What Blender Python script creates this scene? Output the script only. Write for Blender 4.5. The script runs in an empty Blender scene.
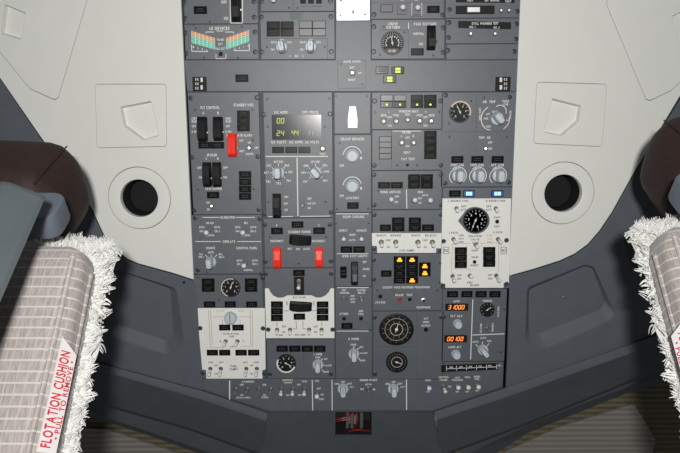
import bpy, math, random
from mathutils import Vector, Matrix
random.seed(7)
PI = math.pi
sc = bpy.context.scene
COL = sc.collection

# ------------------------------------------------------------------ frames
# local frame (u, v, h): u to the pilot's right, v towards the tail, h down from the overhead plane
ZP = 1.80                      # height of the overhead plane above the cockpit floor
HC = 1.06                      # camera distance below the overhead plane
F = 600.0                      # focal length for a 680 px wide picture
VP = (362.0, 3858.0)           # where the fore-aft edges of the panel meet
A = math.atan(F / (VP[1] - 226.5)); RHO = math.atan((VP[0] - 340) / (VP[1] - 226.5))
D = Vector((0, -math.sin(A), -math.cos(A)))
UP0 = Vector((0, math.cos(A), -math.sin(A)))
R = Vector((math.cos(RHO), 0, 0)) - math.sin(RHO) * UP0
UPV = math.cos(RHO) * UP0 + Vector((math.sin(RHO), 0, 0))
CAM = Vector((0, 0, HC))
S = 0.00179                    # metres per picture unit on the overhead plane

def ray(px, py): return D * F + R * (px - 340) + UPV * (226.5 - py)
def P(px, py, h=0.0):
    r = ray(px, py); t = (h - HC) / r.z
    p = CAM + r * t
    return p
def PD(px, py, depth): return CAM + ray(px, py) * (depth / F)
def W(p): return Vector((p[0], -p[1], ZP - p[2]))

# ------------------------------------------------------------------ materials
def lin(c):
    return tuple((x/255/12.92 if x/255 <= .04045 else ((x/255+.055)/1.055)**2.4) for x in c)
MATS = {}
def mat(name, rgb, rough=.5, metal=0, spec=.5, emit=None, es=1, noise=0, nscale=200, bump=0, sheen=0, coat=0, sss=0):
    m = bpy.data.materials.new(name); m.use_nodes = True
    nt = m.node_tree; b = nt.nodes['Principled BSDF']
    c = rgb
    b.inputs['Base Color'].default_value = (*c, 1)
    b.inputs['Roughness'].default_value = rough
    b.inputs['Metallic'].default_value = metal
    b.inputs['Specular IOR Level'].default_value = spec
    b.inputs['Coat Weight'].default_value = coat
    b.inputs['Sheen Weight'].default_value = sheen
    if sss:
        b.inputs['Subsurface Weight'].default_value = sss
        b.inputs['Subsurface Scale'].default_value = .01
    if emit:
        b.inputs['Emission Color'].default_value = (*emit, 1); b.inputs['Emission Strength'].default_value = es
    if noise or bump:
        tc = nt.nodes.new('ShaderNodeTexCoord')
        n = nt.nodes.new('ShaderNodeTexNoise'); n.inputs['Scale'].default_value = nscale; n.inputs['Detail'].default_value = 4
        nt.links.new(tc.outputs['Object'], n.inputs['Vector'])
        if noise:
            cr = nt.nodes.new('ShaderNodeValToRGB')
            cr.color_ramp.elements[0].color = (*[x*(1-noise) for x in c], 1); cr.color_ramp.elements[0].position = .3
            cr.color_ramp.elements[1].color = (*[min(1, x*(1+noise)) for x in c], 1); cr.color_ramp.elements[1].position = .7
            nt.links.new(n.outputs['Fac'], cr.inputs['Fac']); nt.links.new(cr.outputs['Color'], b.inputs['Base Color'])
        if bump:
            bp = nt.nodes.new('ShaderNodeBump'); bp.inputs['Strength'].default_value = bump; bp.inputs['Distance'].default_value = .001
            nt.links.new(n.outputs['Fac'], bp.inputs['Height']); nt.links.new(bp.outputs['Normal'], b.inputs['Normal'])
    MATS[name] = m
    return m
mat('panel', (.083, .095, .114), .50, spec=.8, noise=.07, nscale=60, bump=.12)
mat('frame', (.05, .058, .07), .6, noise=.05)
mat('gap', (.006, .006, .007), .8)
mat('liner', (.70, .71, .675), .55, spec=.4, noise=.012, nscale=25, bump=.1)
mat('trim', (.086, .098, .116), .6, spec=.35, noise=.05, nscale=40, bump=.15)
mat('cowl', (.062, .071, .081), .65, spec=.3, noise=.06, nscale=30, bump=.12)
mat('black', (.007, .007, .008), .5, spec=.25, noise=.1)
mat('lens', (.004, .0045, .005), .24, spec=.3)
mat('lens_flash_sheen', (.05, .05, .055), .42, spec=1.0, metal=.35)  # lit copy of the lens: flash sheen put into a paler, part-metal colour
mat('cream_dim', (.30, .26, .20), .5)
mat('lens_legend', (.034, .036, .03), .6)
mat('glass_black', (.012, .012, .024), .20, spec=.5)
mat('white', (.72, .72, .70), .5)
mat('plate_white', (.76, .76, .73), .5, spec=.4, noise=.02, nscale=80)
mat('lamp_white', (.92, .92, .90), .3)
mat('ink', (.05, .05, .055), .6)
mat('tan', (.50, .36, .27), .6)
mat('knob', (.49, .55, .59), .42, spec=.5, noise=.04)
mat('knob_line', (.75, .78, .8), .5)
mat('knob_dark', (.05, .06, .07), .5)
mat('chrome', (.72, .72, .70), .35, metal=1)
mat('nut', (.20, .185, .165), .5, metal=.9)
mat('steel_plate', (.82, .83, .85), .38, metal=.85)
mat('red', (.88, .03, .012), .4, spec=.35)
mat('redbtn', (.35, .02, .02), .4)
mat('cream', (.62, .52, .38), .5)
mat('brown', (.06, .03, .02), .5)
mat('orange_lit', (.8, .3, .02), .5, emit=(1.0, .42, .02), es=1.3)
mat('green_lit', (.4, .6, .05), .5, emit=(.62, .80, .06), es=.75)
mat('green_dot', (.3, .8, .1), .5, emit=(.55, 1.0, .12), es=1.4)
mat('blue_lit', (.2, .4, 1), .5, emit=(.30, .62, 1.0), es=1.6)
mat('blue_glow', (.02, .06, .3), .5, emit=(.02, .07, .35), es=.5)
mat('digit_orange', (.9, .3, .05), .5, emit=(1.0, .24, .03), es=1.1)
mat('digit_green', (.5, .5, .1), .5, emit=(.55, .62, .10), es=.30)
mat('led_orange', (.75, .30, .10), .5)
mat('led_green', (.10, .55, .40), .5)
mat('led_line', (.75, .85, .78), .5)
mat('fast', (.045, .052, .062), .4, metal=.3)
mat('leather', (.034, .019, .017), .62, spec=.25, noise=.25, nscale=300, bump=.5)
mat('shell', (.085, .105, .115), .48, spec=.5, noise=.05, nscale=30)
mat('bracket', (.12, .145, .18), .5, spec=.5, noise=.04)
mat('fleece', (.80, .77, .74), .9, spec=.1, sheen=.5, sss=.15)
mat('tag', (.80, .76, .76), .6, sheen=.2)
mat('tag_red', (.62, .03, .05), .6)
mat('carpet', (.03, .03, .035), .95, noise=.3)
mat('wire_red', (.20, .008, .01), .4)
mat('wire_grey', (.11, .11, .105), .4)
mat('loom', (.18, .15, .16), .6, noise=.2)
def fabric():
    m = bpy.data.materials.new('seat_fabric'); m.use_nodes = True; nt = m.node_tree; b = nt.nodes['Principled BSDF']
    b.inputs['Roughness'].default_value = .95; b.inputs['Specular IOR Level'].default_value = .1; b.inputs['Sheen Weight'].default_value = .3
    N = nt.nodes.new; L = nt.links.new
    tc = N('ShaderNodeTexCoord'); sx = N('ShaderNodeSeparateXYZ'); L(tc.outputs['Object'], sx.inputs[0])
    def band(sock, period, width):
        a = N('ShaderNodeMath'); a.operation = 'DIVIDE'; L(sock, a.inputs[0]); a.inputs[1].default_value = period
        f = N('ShaderNodeMath'); f.operation = 'FRACT'; L(a.outputs[0], f.inputs[0])
        c = N('ShaderNodeMath'); c.operation = 'LESS_THAN'; L(f.outputs[0], c.inputs[0]); c.inputs[1].default_value = width
        return c.outputs[0]
    ad = N('ShaderNodeMath'); ad.operation = 'ADD'; L(sx.outputs['X'], ad.inputs[0]); L(sx.outputs['Z'], ad.inputs[1])
    b1 = band(sx.outputs['Y'], .0125, .17); b2 = band(ad.outputs[0], .0105, .13)
    mx = N('ShaderNodeMath'); mx.operation = 'MULTIPLY'; L(b2, mx.inputs[0]); mx.inputs[1].default_value = .45
    m2 = N('ShaderNodeMath'); m2.operation = 'MAXIMUM'; L(b1, m2.inputs[0]); L(mx.outputs[0], m2.inputs[1])
    n = N('ShaderNodeTexNoise'); n.inputs['Scale'].default_value = 500; L(tc.outputs['Object'], n.inputs['Vector'])
    mp = N('ShaderNodeMapping'); mp.inputs['Scale'].default_value = (1, .15, 1); L(tc.outputs['Object'], mp.inputs['Vector']); L(mp.outputs[0], n.inputs['Vector'])
    cr = N('ShaderNodeValToRGB'); cr.color_ramp.elements[0].color = (.30, .265, .25, 1); cr.color_ramp.elements[1].color = (.45, .41, .39, 1)
    cr.color_ramp.elements[0].position = .3; cr.color_ramp.elements[1].position = .7
    L(n.outputs['Fac'], cr.inputs['Fac'])
    mc = N('ShaderNodeMix'); mc.data_type = 'RGBA'; L(m2.outputs[0], mc.inputs['Factor']); L(cr.outputs['Color'], mc.inputs['A']); mc.inputs['B'].default_value = (.56, .52, .50, 1)
    L(mc.outputs['Result'], b.inputs['Base Color'])
    bp = N('ShaderNodeBump'); bp.inputs['Strength'].default_value = .4; bp.inputs['Distance'].default_value = .001; L(n.outputs['Fac'], bp.inputs['Height']); L(bp.outputs['Normal'], b.inputs['Normal'])
    MATS['fabric'] = m
fabric()
def ribbed(name, c1, c2, period):
    m = bpy.data.materials.new(name); m.use_nodes = True; nt = m.node_tree; b = nt.nodes['Principled BSDF']
    b.inputs['Roughness'].default_value = .8
    N = nt.nodes.new; L = nt.links.new
    tc = N('ShaderNodeTexCoord'); w = N('ShaderNodeTexWave'); w.wave_type = 'BANDS'; w.bands_direction = 'Y'
    w.inputs['Scale'].default_value = period; w.inputs['Distortion'].default_value = .3
    L(tc.outputs['Object'], w.inputs['Vector'])
    cr = N('ShaderNodeValToRGB'); cr.color_ramp.elements[0].color = (*c1, 1); cr.color_ramp.elements[1].color = (*c2, 1)
    L(w.outputs['Fac'], cr.inputs['Fac']); L(cr.outputs['Color'], b.inputs['Base Color'])
    bp = N('ShaderNodeBump'); bp.inputs['Strength'].default_value = .3; bp.inputs['Distance'].default_value = .004; L(w.outputs['Fac'], bp.inputs['Height']); L(bp.outputs['Normal'], b.inputs['Normal'])
    MATS[name] = m
ribbed('rib_olive', (.085, .07, .042), (.16, .135, .085), 26)
ribbed('rib_grey', (.17, .16, .14), (.24, .225, .205), 26)

# ------------------------------------------------------------------ mesh builder
class MB:
    def __init__(s): s.v = []; s.f = []; s.m = []; s.smooth = False
    def add(s, vs, fs, mi=0):
        o = len(s.v); s.v += [tuple(x) for x in vs]
        for f in fs: s.f.append(tuple(i+o for i in f)); s.m.append(mi)
        return s
    def box(s, x0, y0, x1, y1, z0, z1, ch=0, mi=0):
        a = [(x0, y0), (x1, y0), (x1, y1), (x0, y1)]
        if ch <= 0: return s.prism(a, z0, z1, mi)
        b = [(x0+ch, y0+ch), (x1-ch, y0+ch), (x1-ch, y1-ch), (x0+ch, y1-ch)]
        vs = [(*p, z0) for p in a]+[(*p, z1-ch) for p in a]+[(*p, z1) for p in b]
        fs = [(3, 2, 1, 0), (8, 9, 10, 11)]
        for k in range(2):
            for i in range(4):
                j = (i+1) % 4; fs.append((4*k+i, 4*k+j, 4*k+4+j, 4*k+4+i))
        return s.add(vs, fs, mi)
    def prism(s, poly, z0, z1, mi=0):
        n = len(poly)
        if sum(poly[i][0]*poly[(i+1) % n][1]-poly[(i+1) % n][0]*poly[i][1] for i in range(n)) < 0: poly = poly[::-1]
        vs = [(p[0], p[1], z0) for p in poly]+[(p[0], p[1], z1) for p in poly]
        fs = [tuple(range(n-1, -1, -1)), tuple(range(n, 2*n))]+[(i, (i+1) % n, n+(i+1) % n, n+i) for i in range(n)]
        return s.add(vs, fs, mi)
    def lathe(s, prof, n=20, c=(0, 0), mi=0, sx=1, sy=1, cap=True):
        vs = []; k = len(prof)
        for r, z in prof:
            for i in range(n):
                a = 2*PI*i/n; vs.append((c[0]+r*math.cos(a)*sx, c[1]+r*math.sin(a)*sy, z))
        fs = []
        for j in range(k-1):
            for i in range(n):
                q = (i+1) % n; fs.append((j*n+i, j*n+q, (j+1)*n+q, (j+1)*n+i))
        if cap:
            fs.append(tuple(range((k-1)*n, k*n)))
        return s.add(vs, fs, mi)
    def ring(s, r0, r1, z, n=28, a0=0, a1=2*PI, c=(0, 0), mi=0):
        vs = []
        for i in range(n+1):
            a = a0+(a1-a0)*i/n
            vs += [(c[0]+r0*math.cos(a), c[1]+r0*math.sin(a), z), (c[0]+r1*math.cos(a), c[1]+r1*math.sin(a), z)]
        return s.add(vs, [(2*i, 2*i+1, 2*i+3, 2*i+2) for i in range(n)], mi)
    def tube(s, pts, r, n=8, mi=0, r1=None):
        pts = [Vector(p) for p in pts]; k = len(pts); vs = []
        for i, p in enumerate(pts):
            t = (pts[min(i+1, k-1)]-pts[max(i-1, 0)]).normalized()
            a = t.orthogonal().normalized() if i == 0 else (s_a-t*s_a.dot(t)).normalized()
            s_a = a; b = t.cross(a)
            rr = r if r1 is None else r+(r1-r)*i/(k-1)
            for q in range(n):
                g = 2*PI*q/n; vs.append(p+a*math.cos(g)*rr+b*math.sin(g)*rr)
        fs = [tuple(range(n-1, -1, -1)), tuple(range((k-1)*n, k*n))]
        for i in range(k-1):
            for q in range(n):
                w = (q+1) % n; fs.append((i*n+q, i*n+w, (i+1)*n+w, (i+1)*n+q))
        return s.add(vs, fs, mi)
    def sphere(s, c, r, n=12, mi=0):
        k = n//2; prof = []
        for j in range(1, k):
            a = PI*j/k; prof.append((r*math.sin(a), c[2]-r*math.cos(a)))
        o = len(s.v); s.lathe(prof, n, (c[0], c[1]), mi)
        s.add([], [tuple(o+i for i in range(n-1, -1, -1))]) if False else None
        return s
    def line(s, a, b, w, z, mi=0):
        a = Vector(a[:2]); b = Vector(b[:2]); d = (b-a).normalized(); n = Vector((-d.y, d.x))*w/2
        return s.add([(*(a-n), z), (*(b-n), z), (*(b+n), z), (*(a+n), z)], [(0, 1, 2, 3)], mi)
    def mesh(s, name, mats, smooth=False):
        me = bpy.data.meshes.new(name); me.from_pydata(s.v, [], s.f)
        for m in (mats if isinstance(mats, (list, tuple)) else [mats]): me.materials.append(MATS[m])
        me.polygons.foreach_set('material_index', s.m)
        if smooth:
            me.polygons.foreach_set('use_smooth', [True]*len(s.f))
            try: me.set_sharp_from_angle(angle=math.radians(38))
            except Exception: pass
        me.update(); return me

def obj(name, me, parent=None, loc=(0, 0, 0), rot=(0, 0, 0), scale=None, label=None):
    o = bpy.data.objects.new(name, me); COL.objects.link(o)
    o.parent = parent; o.location = loc; o.rotation_euler = rot
    if scale: o.scale = scale
    if label: o['label'] = label
    return o
def thing(name, label, cat, p=(0, 0, 0), group=None):
    o = bpy.data.objects.new(name, None); COL.objects.link(o); o.empty_display_size = .02
    o.location = W(p); o.rotation_euler = (PI, 0, 0); o['label'] = label; o['category'] = cat
    if group: o['group'] = group
    return o
def struct(name, me, p=(0, 0, 0)):
    o = obj(name, me, None, W(p), (PI, 0, 0)); o['kind'] = 'structure'; return o

def rnd(poly, r, n=5):
    out = []; k = len(poly)
    rs = r if isinstance(r, (list, tuple)) else [r]*k
    for i in range(k):
        p = Vector(poly[i][:2]); a = Vector(poly[i-1][:2]); b = Vector(poly[(i+1) % k][:2])
        da = (a-p); db = (b-p); ang = da.angle(db)
        t = min(rs[i]/max(math.tan(ang/2), .05), da.length*.45, db.length*.45)
        if rs[i] <= 0: out.append(tuple(p)); continue
        s0 = p+da.normalized()*t; s1 = p+db.normalized()*t
        for j in range(n+1):
            q = j/n; out.append(tuple(s0*(1-q)**2+p*2*q*(1-q)+s1*q*q))
    return out
def circ(c, r, n=48, r2=None): return [(c[0]+r*math.cos(2*PI*i/n), c[1]+(r2 or r)*math.sin(2*PI*i/n)) for i in range(n)]
def inset(poly, d):
    k = len(poly); ar = sum(poly[i][0]*poly[(i+1) % k][1]-poly[(i+1) % k][0]*poly[i][1] for i in range(k)); sg = 1 if ar > 0 else -1
    out = []
    for i in range(k):
        a = Vector(poly[i-1][:2]); p = Vector(poly[i][:2]); b = Vector(poly[(i+1) % k][:2])
        n1 = (p-a); n1 = Vector((-n1.y, n1.x)).normalized()*sg; n2 = (b-p); n2 = Vector((-n2.y, n2.x)).normalized()*sg
        m = (n1+n2)
        if m.length < 1e-6: m = n1
        m.normalize(); out.append(tuple(p+m*(d/max(.3, m.dot(n1)))))
    return out
def curve_plate(mb, polys, z0, z1, bev=0, mi=0):
    cu = bpy.data.curves.new('t', 'CURVE'); cu.dimensions = '2D'; cu.fill_mode = 'BOTH'
    for pl in polys:
        sp = cu.splines.new('POLY'); sp.points.add(len(pl)-1)
        for i, p in enumerate(pl): sp.points[i].co = (p[0], p[1], 0, 1)
        sp.use_cyclic_u = True
    cu.extrude = (z1-z0)/2-bev; cu.bevel_depth = bev; cu.bevel_resolution = 1; cu.offset = -bev
    o = bpy.data.objects.new('t', cu); me = o.to_mesh()
    zc = (z0+z1)/2
    mb.add([(v.co.x, v.co.y, v.co.z+zc) for v in me.vertices], [tuple(p.vertices) for p in me.polygons], mi)
    o.to_mesh_clear(); bpy.data.objects.remove(o); bpy.data.curves.remove(cu)
    return mb
def pocket(mb, poly, z_top, z_floor, ins, mi=0, fl=None):
    b = inset(poly, ins); n = len(poly)
    if sum(poly[i][0]*poly[(i+1) % n][1]-poly[(i+1) % n][0]*poly[i][1] for i in range(n)) < 0: poly = poly[::-1]; b = b[::-1]
    mb.add([(p[0], p[1], z_top) for p in poly]+[(p[0], p[1], z_floor) for p in b],
           [(i, n+i, n+(i+1) % n, (i+1) % n) for i in range(n)], mi)
    mb.add([(p[0], p[1], z_floor) for p in b], [tuple(range(n))], mi if fl is None else fl)
    return mb
# glyphs -------------------------------------------------------------
GL = {}
def glyph(ch):
    if ch not in GL:
        cu = bpy.data.curves.new('g', 'FONT'); cu.body = ch; cu.size = 1; cu.resolution_u = 3; cu.offset = .028
        o = bpy.data.objects.new('g', cu); me = o.to_mesh()
        vs = [(v.co.x, v.co.y) for v in me.vertices]; fs = [tuple(p.vertices) for p in me.polygons]
        o.to_mesh_clear(); bpy.data.objects.remove(o); bpy.data.curves.remove(cu)
        if vs:
            x0 = min(v[0] for v in vs); x1 = max(v[0] for v in vs)
            vs = [(v[0]-x0, v[1]) for v in vs]; GL[ch] = (vs, fs, x1-x0)
        else: GL[ch] = ([], [], .3)
    return GL[ch]
CAPH = .69
def text(mb, s, c, cap, z, ang=0, width=None, mi=0, flipn=False):
    gs = [glyph(ch) for ch in s]; gap = .11
    tot = sum(g[2] for g in gs)+gap*(len(gs)-1)
    k = cap/CAPH; kx = k if width is None else width/tot
    x = -tot*kx/2; ca, sa = math.cos(ang), math.sin(ang)
    for g in gs:
        vs = []
        for vx, vy in g[0]:
            lx = x+vx*kx; ly = vy*k-cap/2
            vs.append((c[0]+lx*ca-ly*sa, c[1]+lx*sa+ly*ca, z))
        mb.add(vs, g[1], mi)
        x += (g[2]+gap)*kx

# ------------------------------------------------------------------ instrument modules
HT = .0042                     # front surface of the module plates
CACHE = {}
def cached(key, fn):
    if key not in CACHE: CACHE[key] = fn()
    return CACHE[key]
def q4(x): return round(x*4)/4
ANNUNS = ['annunciator_light']
class Mod:
    def __init__(s, label, rect=None, poly=None, name='instrument_panel', m='panel', cat='panel', ht=HT, group=None, ch=.0004, bottom=.0012, plate='face_plate', plabel=None, ctr=None):
        s.ht = ht
        if rect: x0, y0, x1, y1 = rect; c = ((x0+x1)/2, (y0+y1)/2)
        else: c = (sum(p[0] for p in poly)/len(poly), sum(p[1] for p in poly)/len(poly))
        s.o = P(c[0], c[1], ht); s.o.z = 0; s.e = thing(name, label, cat, s.o, group)
        s.let = {}
        mb = MB()
        if rect:
            a = s.l(rect[0], rect[1]); b = s.l(rect[2], rect[3]); i = .0003
            mb.box(a[0]+i, b[1]+i, b[0]-i, a[1]-i, bottom, ht, ch)
        else:
            curve_plate(mb, [[s.l(*p) for p in poly]], bottom, ht, .0004)
        s.plate = obj(plate, mb.mesh('plate', m), s.e, label=plabel)
    def l(s, px, py, h=None):
        p = P(px, py, s.ht if h is None else h)-s.o; return (p.x, p.y)
    def part(s, name, me, px, py, rotz=0, parent=None, z=None, label=None, scale=None):
        x, y = s.l(px, py); return obj(name, me, parent or s.e, (x, y, s.ht if z is None else z), (0, 0, rotz), scale, label)
    def t(s, px, py, st, w=None, cap=2.3, ang=0, col='white', hz=.00015):
        mb = s.let.setdefault(col, MB()); text(mb, st, s.l(px, py), cap*S*1.12, s.ht+hz, math.radians(ang), None if w is None else w*S)
    def ln(s, *pts, w=.7, col='white', hz=.00012):
        mb = s.let.setdefault(col, MB()); q = [s.l(*p) for p in pts]
        for a, b in zip(q, q[1:]): mb.line(a, b, w*S, s.ht+hz)
    def arc(s, px, py, r, a0, a1, w=.7, col='white'):
        mb = s.let.setdefault(col, MB()); mb.ring((r-w/2)*S, (r+w/2)*S, s.ht+.00012, 14, math.radians(a0), math.radians(a1), s.l(px, py))
    def patch(s, poly, m, hz=.0001, name=None, th=None, label=None):
        mb = MB(); curve_plate(mb, [[s.l(*p) for p in poly]], s.ht-.0005, s.ht+hz, 0)
        return obj(name or 'inlay', mb.mesh('inlay', m), s.e, label=label)
    def done(s):
        for c, mb in s.let.items(): obj('lettering', mb.mesh('lettering', c), s.e)
    # parts
    def fast(s, *pts):
        def mk():
            mb = MB(); r = 2.3*S
            mb.lathe([(r, -.001), (r, .0004), (r*.85, .0008), (r*.62, .0008), (r*.55, .0003)], 16)
            mb.box(-r*.5, -.0003, r*.5, .0003, .0002, .0009)
            return mb.mesh('fastener', 'fast', True)
        for p in pts: s.part('fastener', cached('fast', mk), p[0], p[1], .4)
    def screw(s, *pts):
        def mk():
            mb = MB(); r = 1.1*S
            mb.lathe([(r, -.001), (r, .0003), (r*.6, .0005)], 10)
            return mb.mesh('screw', 'fast')
        for p in pts: s.part('screw', cached('screw', mk), p[0], p[1])
    def ann(s, x0, y0, x1, y1, rows=1, cols=1, lit=None, leg=True, shape='bar', m='lens', gap=.35):
        lit = lit or {}
        cw = (x1-x0)/cols; chh = (y1-y0)/rows
        for r in range(rows):
            for c in range(cols):
                ax, ay = x0+c*cw+gap, y0+r*chh+gap*.6; bx, by = x0+(c+1)*cw-gap, y0+(r+1)*chh-gap*.6
                w, h = q4(bx-ax)*S, q4(by-ay)*S
                def body():
                    mb = MB(); mb.box(-w/2, -h/2, w/2, h/2, -.001, .0022, .0004, 0)
                    mb.box(-w/2+.0009, -h/2+.0009, w/2-.0009, h/2-.0009, .0018, .0025, 0, 1); return mb.mesh('annunciator_light', ['black', m])
                o = s.part('annunciator_light', cached(('ann', w, h, m), body), (ax+bx)/2, (ay+by)/2)
                k = lit.get((r, c))
                mb = MB(); z = .0027
                if k is None:
                    if leg and m != 'lens_flash_sheen':
                        for j in (-1, 1):
                            ww = w*(.22+.05*((r+c+j) % 3)); yy = j*h*.14
                            n = 4
                            for i in range(n):
                                xx = -ww+2*ww*i/n; mb.box(xx+ww*.06, yy-h*.06, xx+ww*.4, yy+h*.06, z-.0001, z)
                        obj('legend', mb.mesh('legend', 'lens_legend'), o)
                else:
                    mm = k
                    if k == 'green_dot':
                        mb.lathe([(.0017, 0), (.0017, z+.001), (.001, z+.0018)], 12); 
                    elif k == 'orange_lit':
                        mb.prism([(-w*.22, -h*.30), (w*.22, -h*.30), (w*.22, 0), (w*.13, 0), (w*.13, h*.28), (-w*.13, h*.28), (-w*.13, 0), (-w*.22, 0)], z-.0004, z)
                    elif k == 'blue_lit':
                        for sx in (-1, 1): mb.box(sx*w*.14-w*.12, -h*.27, sx*w*.14+w*.12, h*.27, z-.0004, z)
                    else:
                        for sy in (-1, 1): mb.box(-w*.20, sy*h*.19-h*.15, w*.20, sy*h*.19+h*.15, z-.0004, z)
                    obj('legend', mb.mesh('legend', mm), o, label='lit legend')
                    if k == 'blue_lit':
                        g = MB(); g.box(-w/2+.0012, -h/2+.0012, w/2-.0012, h/2-.0012, .0024, .00255); obj('lens', g.mesh('lens', 'blue_glow'), o)
    def knob(s, px, py, r=5.6, ang=0, tall=.022, m='knob', dark=False, bar=True):
        def mk():
            mb = MB(); q = r*S
            mb.lathe([(q*1.02, 0), (q*1.05, .002), (q*.98, .005), (q*.80, .0065)], 28)
            # finger bar: rounded at the tail, narrowing towards the pointer
            bw = q*.58
            pts = [(-bw*.75, q*.98), (bw*.75, q*.98), (bw, q*.4), (bw*.98, -q*.55)]
            for i in range(7):
                a = -PI*i/6; pts.append((bw*.9*math.cos(a), -q*.72+bw*.55*math.sin(a)))
            pts.append((-bw, q*.4))
            n = len(pts)
            if sum(pts[i][0]*pts[(i+1) % n][1]-pts[(i+1) % n][0]*pts[i][1] for i in range(n)) < 0: pts = pts[::-1]
            lv = []
            for z, k in ((.005, 1.04), (tall-.003, .90), (tall, .74)):
                lv += [(x*k, y*k, z) for x, y in pts]
            fs = [tuple(range(2*n, 3*n))]
            for j in range(2):
                for i in range(n): fs.append((j*n+i, j*n+(i+1) % n, (j+1)*n+(i+1) % n, (j+1)*n+i))
            mb.add(lv, fs)
            return mb.mesh('rotary_knob', m, True)
        def pl():
            mb = MB(); q = r*S; mb.box(-.0004, -q*.1, .0004, q*.72, tall-.0001, tall+.0003); return mb.mesh('pointer_line', 'knob_dark' if dark else 'knob_line')
        o = s.part('rotary_knob', cached(('knob', r, tall, m), mk), px, py, math.radians(ang))
        obj('pointer_line', cached(('kl', r, tall, dark), pl), o)
    def rknob(s, px, py, r=4, tall=.012, m='knob', line=False, ang=0):
        def mk():
            mb = MB(); q = r*S; n = 30
            prof = [(q*1.05, 0), (q*1.05, .0015), (q*.95, .002), (q*.93, tall-.002), (q*.75, tall)]
            mb.lathe(prof, n); 
            for i in range(14):
                a = 2*PI*i/14; mb.tube([(q*.93*math.cos(a), q*.93*math.sin(a), .002), (q*.90*math.cos(a), q*.90*math.sin(a), tall-.0022)], q*.09, 5)
            return mb.mesh('selector_knob', m, True)
        o = s.part('selector_knob', cached(('rk', r, tall, m), mk), px, py, math.radians(ang))
        if line:
            mb = MB(); mb.box(-.0005, -r*S*.8, .0005, r*S*.8, tall-.0003, tall+.0003); obj('pointer_line', mb.mesh('pl', 'knob_dark'), o)
        return o
    def tog(s, px, py, dx=0, dy=-1, style='metal', ln=.014, tip=None, nut=2.2):
        if style == 'white': ln *= 1.3
        """bushing nut with a lever leaning towards (dx, dy) in picture sense"""
        def bush():
            mb = MB(); r = nut*S
            mb.lathe([(r, 0), (r, .0016), (r*.82, .002), (r*.75, .0032), (r*.45, .0032), (r*.4, .002)], 12)
            return mb.mesh('toggle_switch', 'nut', False)
        o = s.part('toggle_switch', cached(('bush', nut), bush), px, py)
        def lev():
            mb = MB(); d = Vector((dx*.42, dy*.42, 1)).normalized()
            r0 = .0011
            a = d*.001; b = d*ln
            if style == 'white':
                mb.tube([a, d*ln*.45], r0, 8); mb.tube([d*ln*.4, d*ln*.5, d*ln*.95, d*ln], .0028, 10, 1, .0035)
                mb.tube([d*ln, d*(ln+.0014)], .0035, 10, 1, .0014)
            elif style == 'ball':
                mb.tube([a, d*ln*.7], r0, 8); c = d*ln
                pts = [(c.x, c.y, c.z)]
                k = 8; rr = .0046
                mb.tube([c+d*(-rr*math.cos(PI*i/k)*.99) for i in range(k+1)], rr, 12, 1)
                # shape the tube into a ball
                n0 = len(mb.v)-12*(k+1)
                for i in range(k+1):
                    ctr = c+d*(-rr*math.cos(PI*i/k)*.99); sc_ = max(.05, math.sin(PI*i/k))
                    for j in range(12):
                        v = Vector(mb.v[n0+i*12+j]); mb.v[n0+i*12+j] = tuple(ctr+(v-ctr)*sc_)
            else:
                mb.tube([a, d*ln*.6, d*ln*.97, d*ln], r0*.9, 8, 0, r0*1.6)
            return mb.mesh('lever', ['chrome', 'white'], True)
        obj('lever', cached(('lev', dx, dy, style, ln), lev), o, label='white-tipped lever' if style != 'metal' else None)
    def guard(s, x0, y0, x1, y1, m='black', tall=.016, lever=True, shine=False, label=None, horiz=False, tilt=0):
        """hinged guard over a toggle, hinge at the upper end"""
        w = (x1-x0)*S; h = (y1-y0)*S
        def mk():
            mb = MB()
            mb.box(-w/2*1.05, -h/2, w/2*1.05, h/2, 0, .0025, .0005)
            prof = [(h*.50, .002), (h*.50, tall*.55), (h*.36, tall*.72), (-h*.05, tall), (-h*.36, tall*.92), (-h*.50, tall*.6), (-h*.50, .002)]
            n = len(prof); ww = w/2*.92; c = .0008
            vs = []
            for x, k in ((-ww, .93), (-ww+c, 1), (ww-c, 1), (ww, .93)):
                vs += [(x, y*k, .002+(z-.002)*k) for y, z in prof]
            fs = [tuple(range(n)), tuple(range(4*n-1, 3*n-1, -1))]
            for j in range(3):
                for i in range(n): fs.append((j*n+i, (j+1)*n+i, (j+1)*n+(i+1) % n, j*n+(i+1) % n))
            mb.add(vs, fs)
            mb.tube([(-w/2*1.0, h*.48, .004), (w/2*1.0, h*.48, .004)], .002, 8)
            for sx in (-1, 1):  # raised side ribs
                mb.box(sx*w*.30-.0006, -h*.40, sx*w*.30+.0006, h*.2, tall*.8, tall*1.02)
            return mb.mesh('guarded_switch', m, False)
        o = s.part('guarded_switch', cached(('guard', round(w, 4), round(h, 4), m, tall), mk), (x0+x1)/2, (y0+y1)/2, -PI/2+math.radians(tilt) if horiz else math.radians(tilt), label=label)
        if horiz: pass
        if lever:
            mb = MB(); mb.tube([(w*.45, -h*.12, .003), (w*.62, -h*.14, .010)], .0011, 8, 0, .0017); obj('lever', mb.mesh('lever', 'chrome', True), o)
        return o
    def btn(s, px, py, r=1.5, m='black', ring=False):
        def mk():
            mb = MB(); q = r*S
            mb.lathe([(q*1.35, 0), (q*1.35, .0008), (q*1.05, .001), (q, .0035), (q*.8, .0042)], 14, mi=0)
            return mb.mesh('push_button', m, True)
        s.part('push_button', cached(('btn', r, m), mk), px, py)
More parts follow.
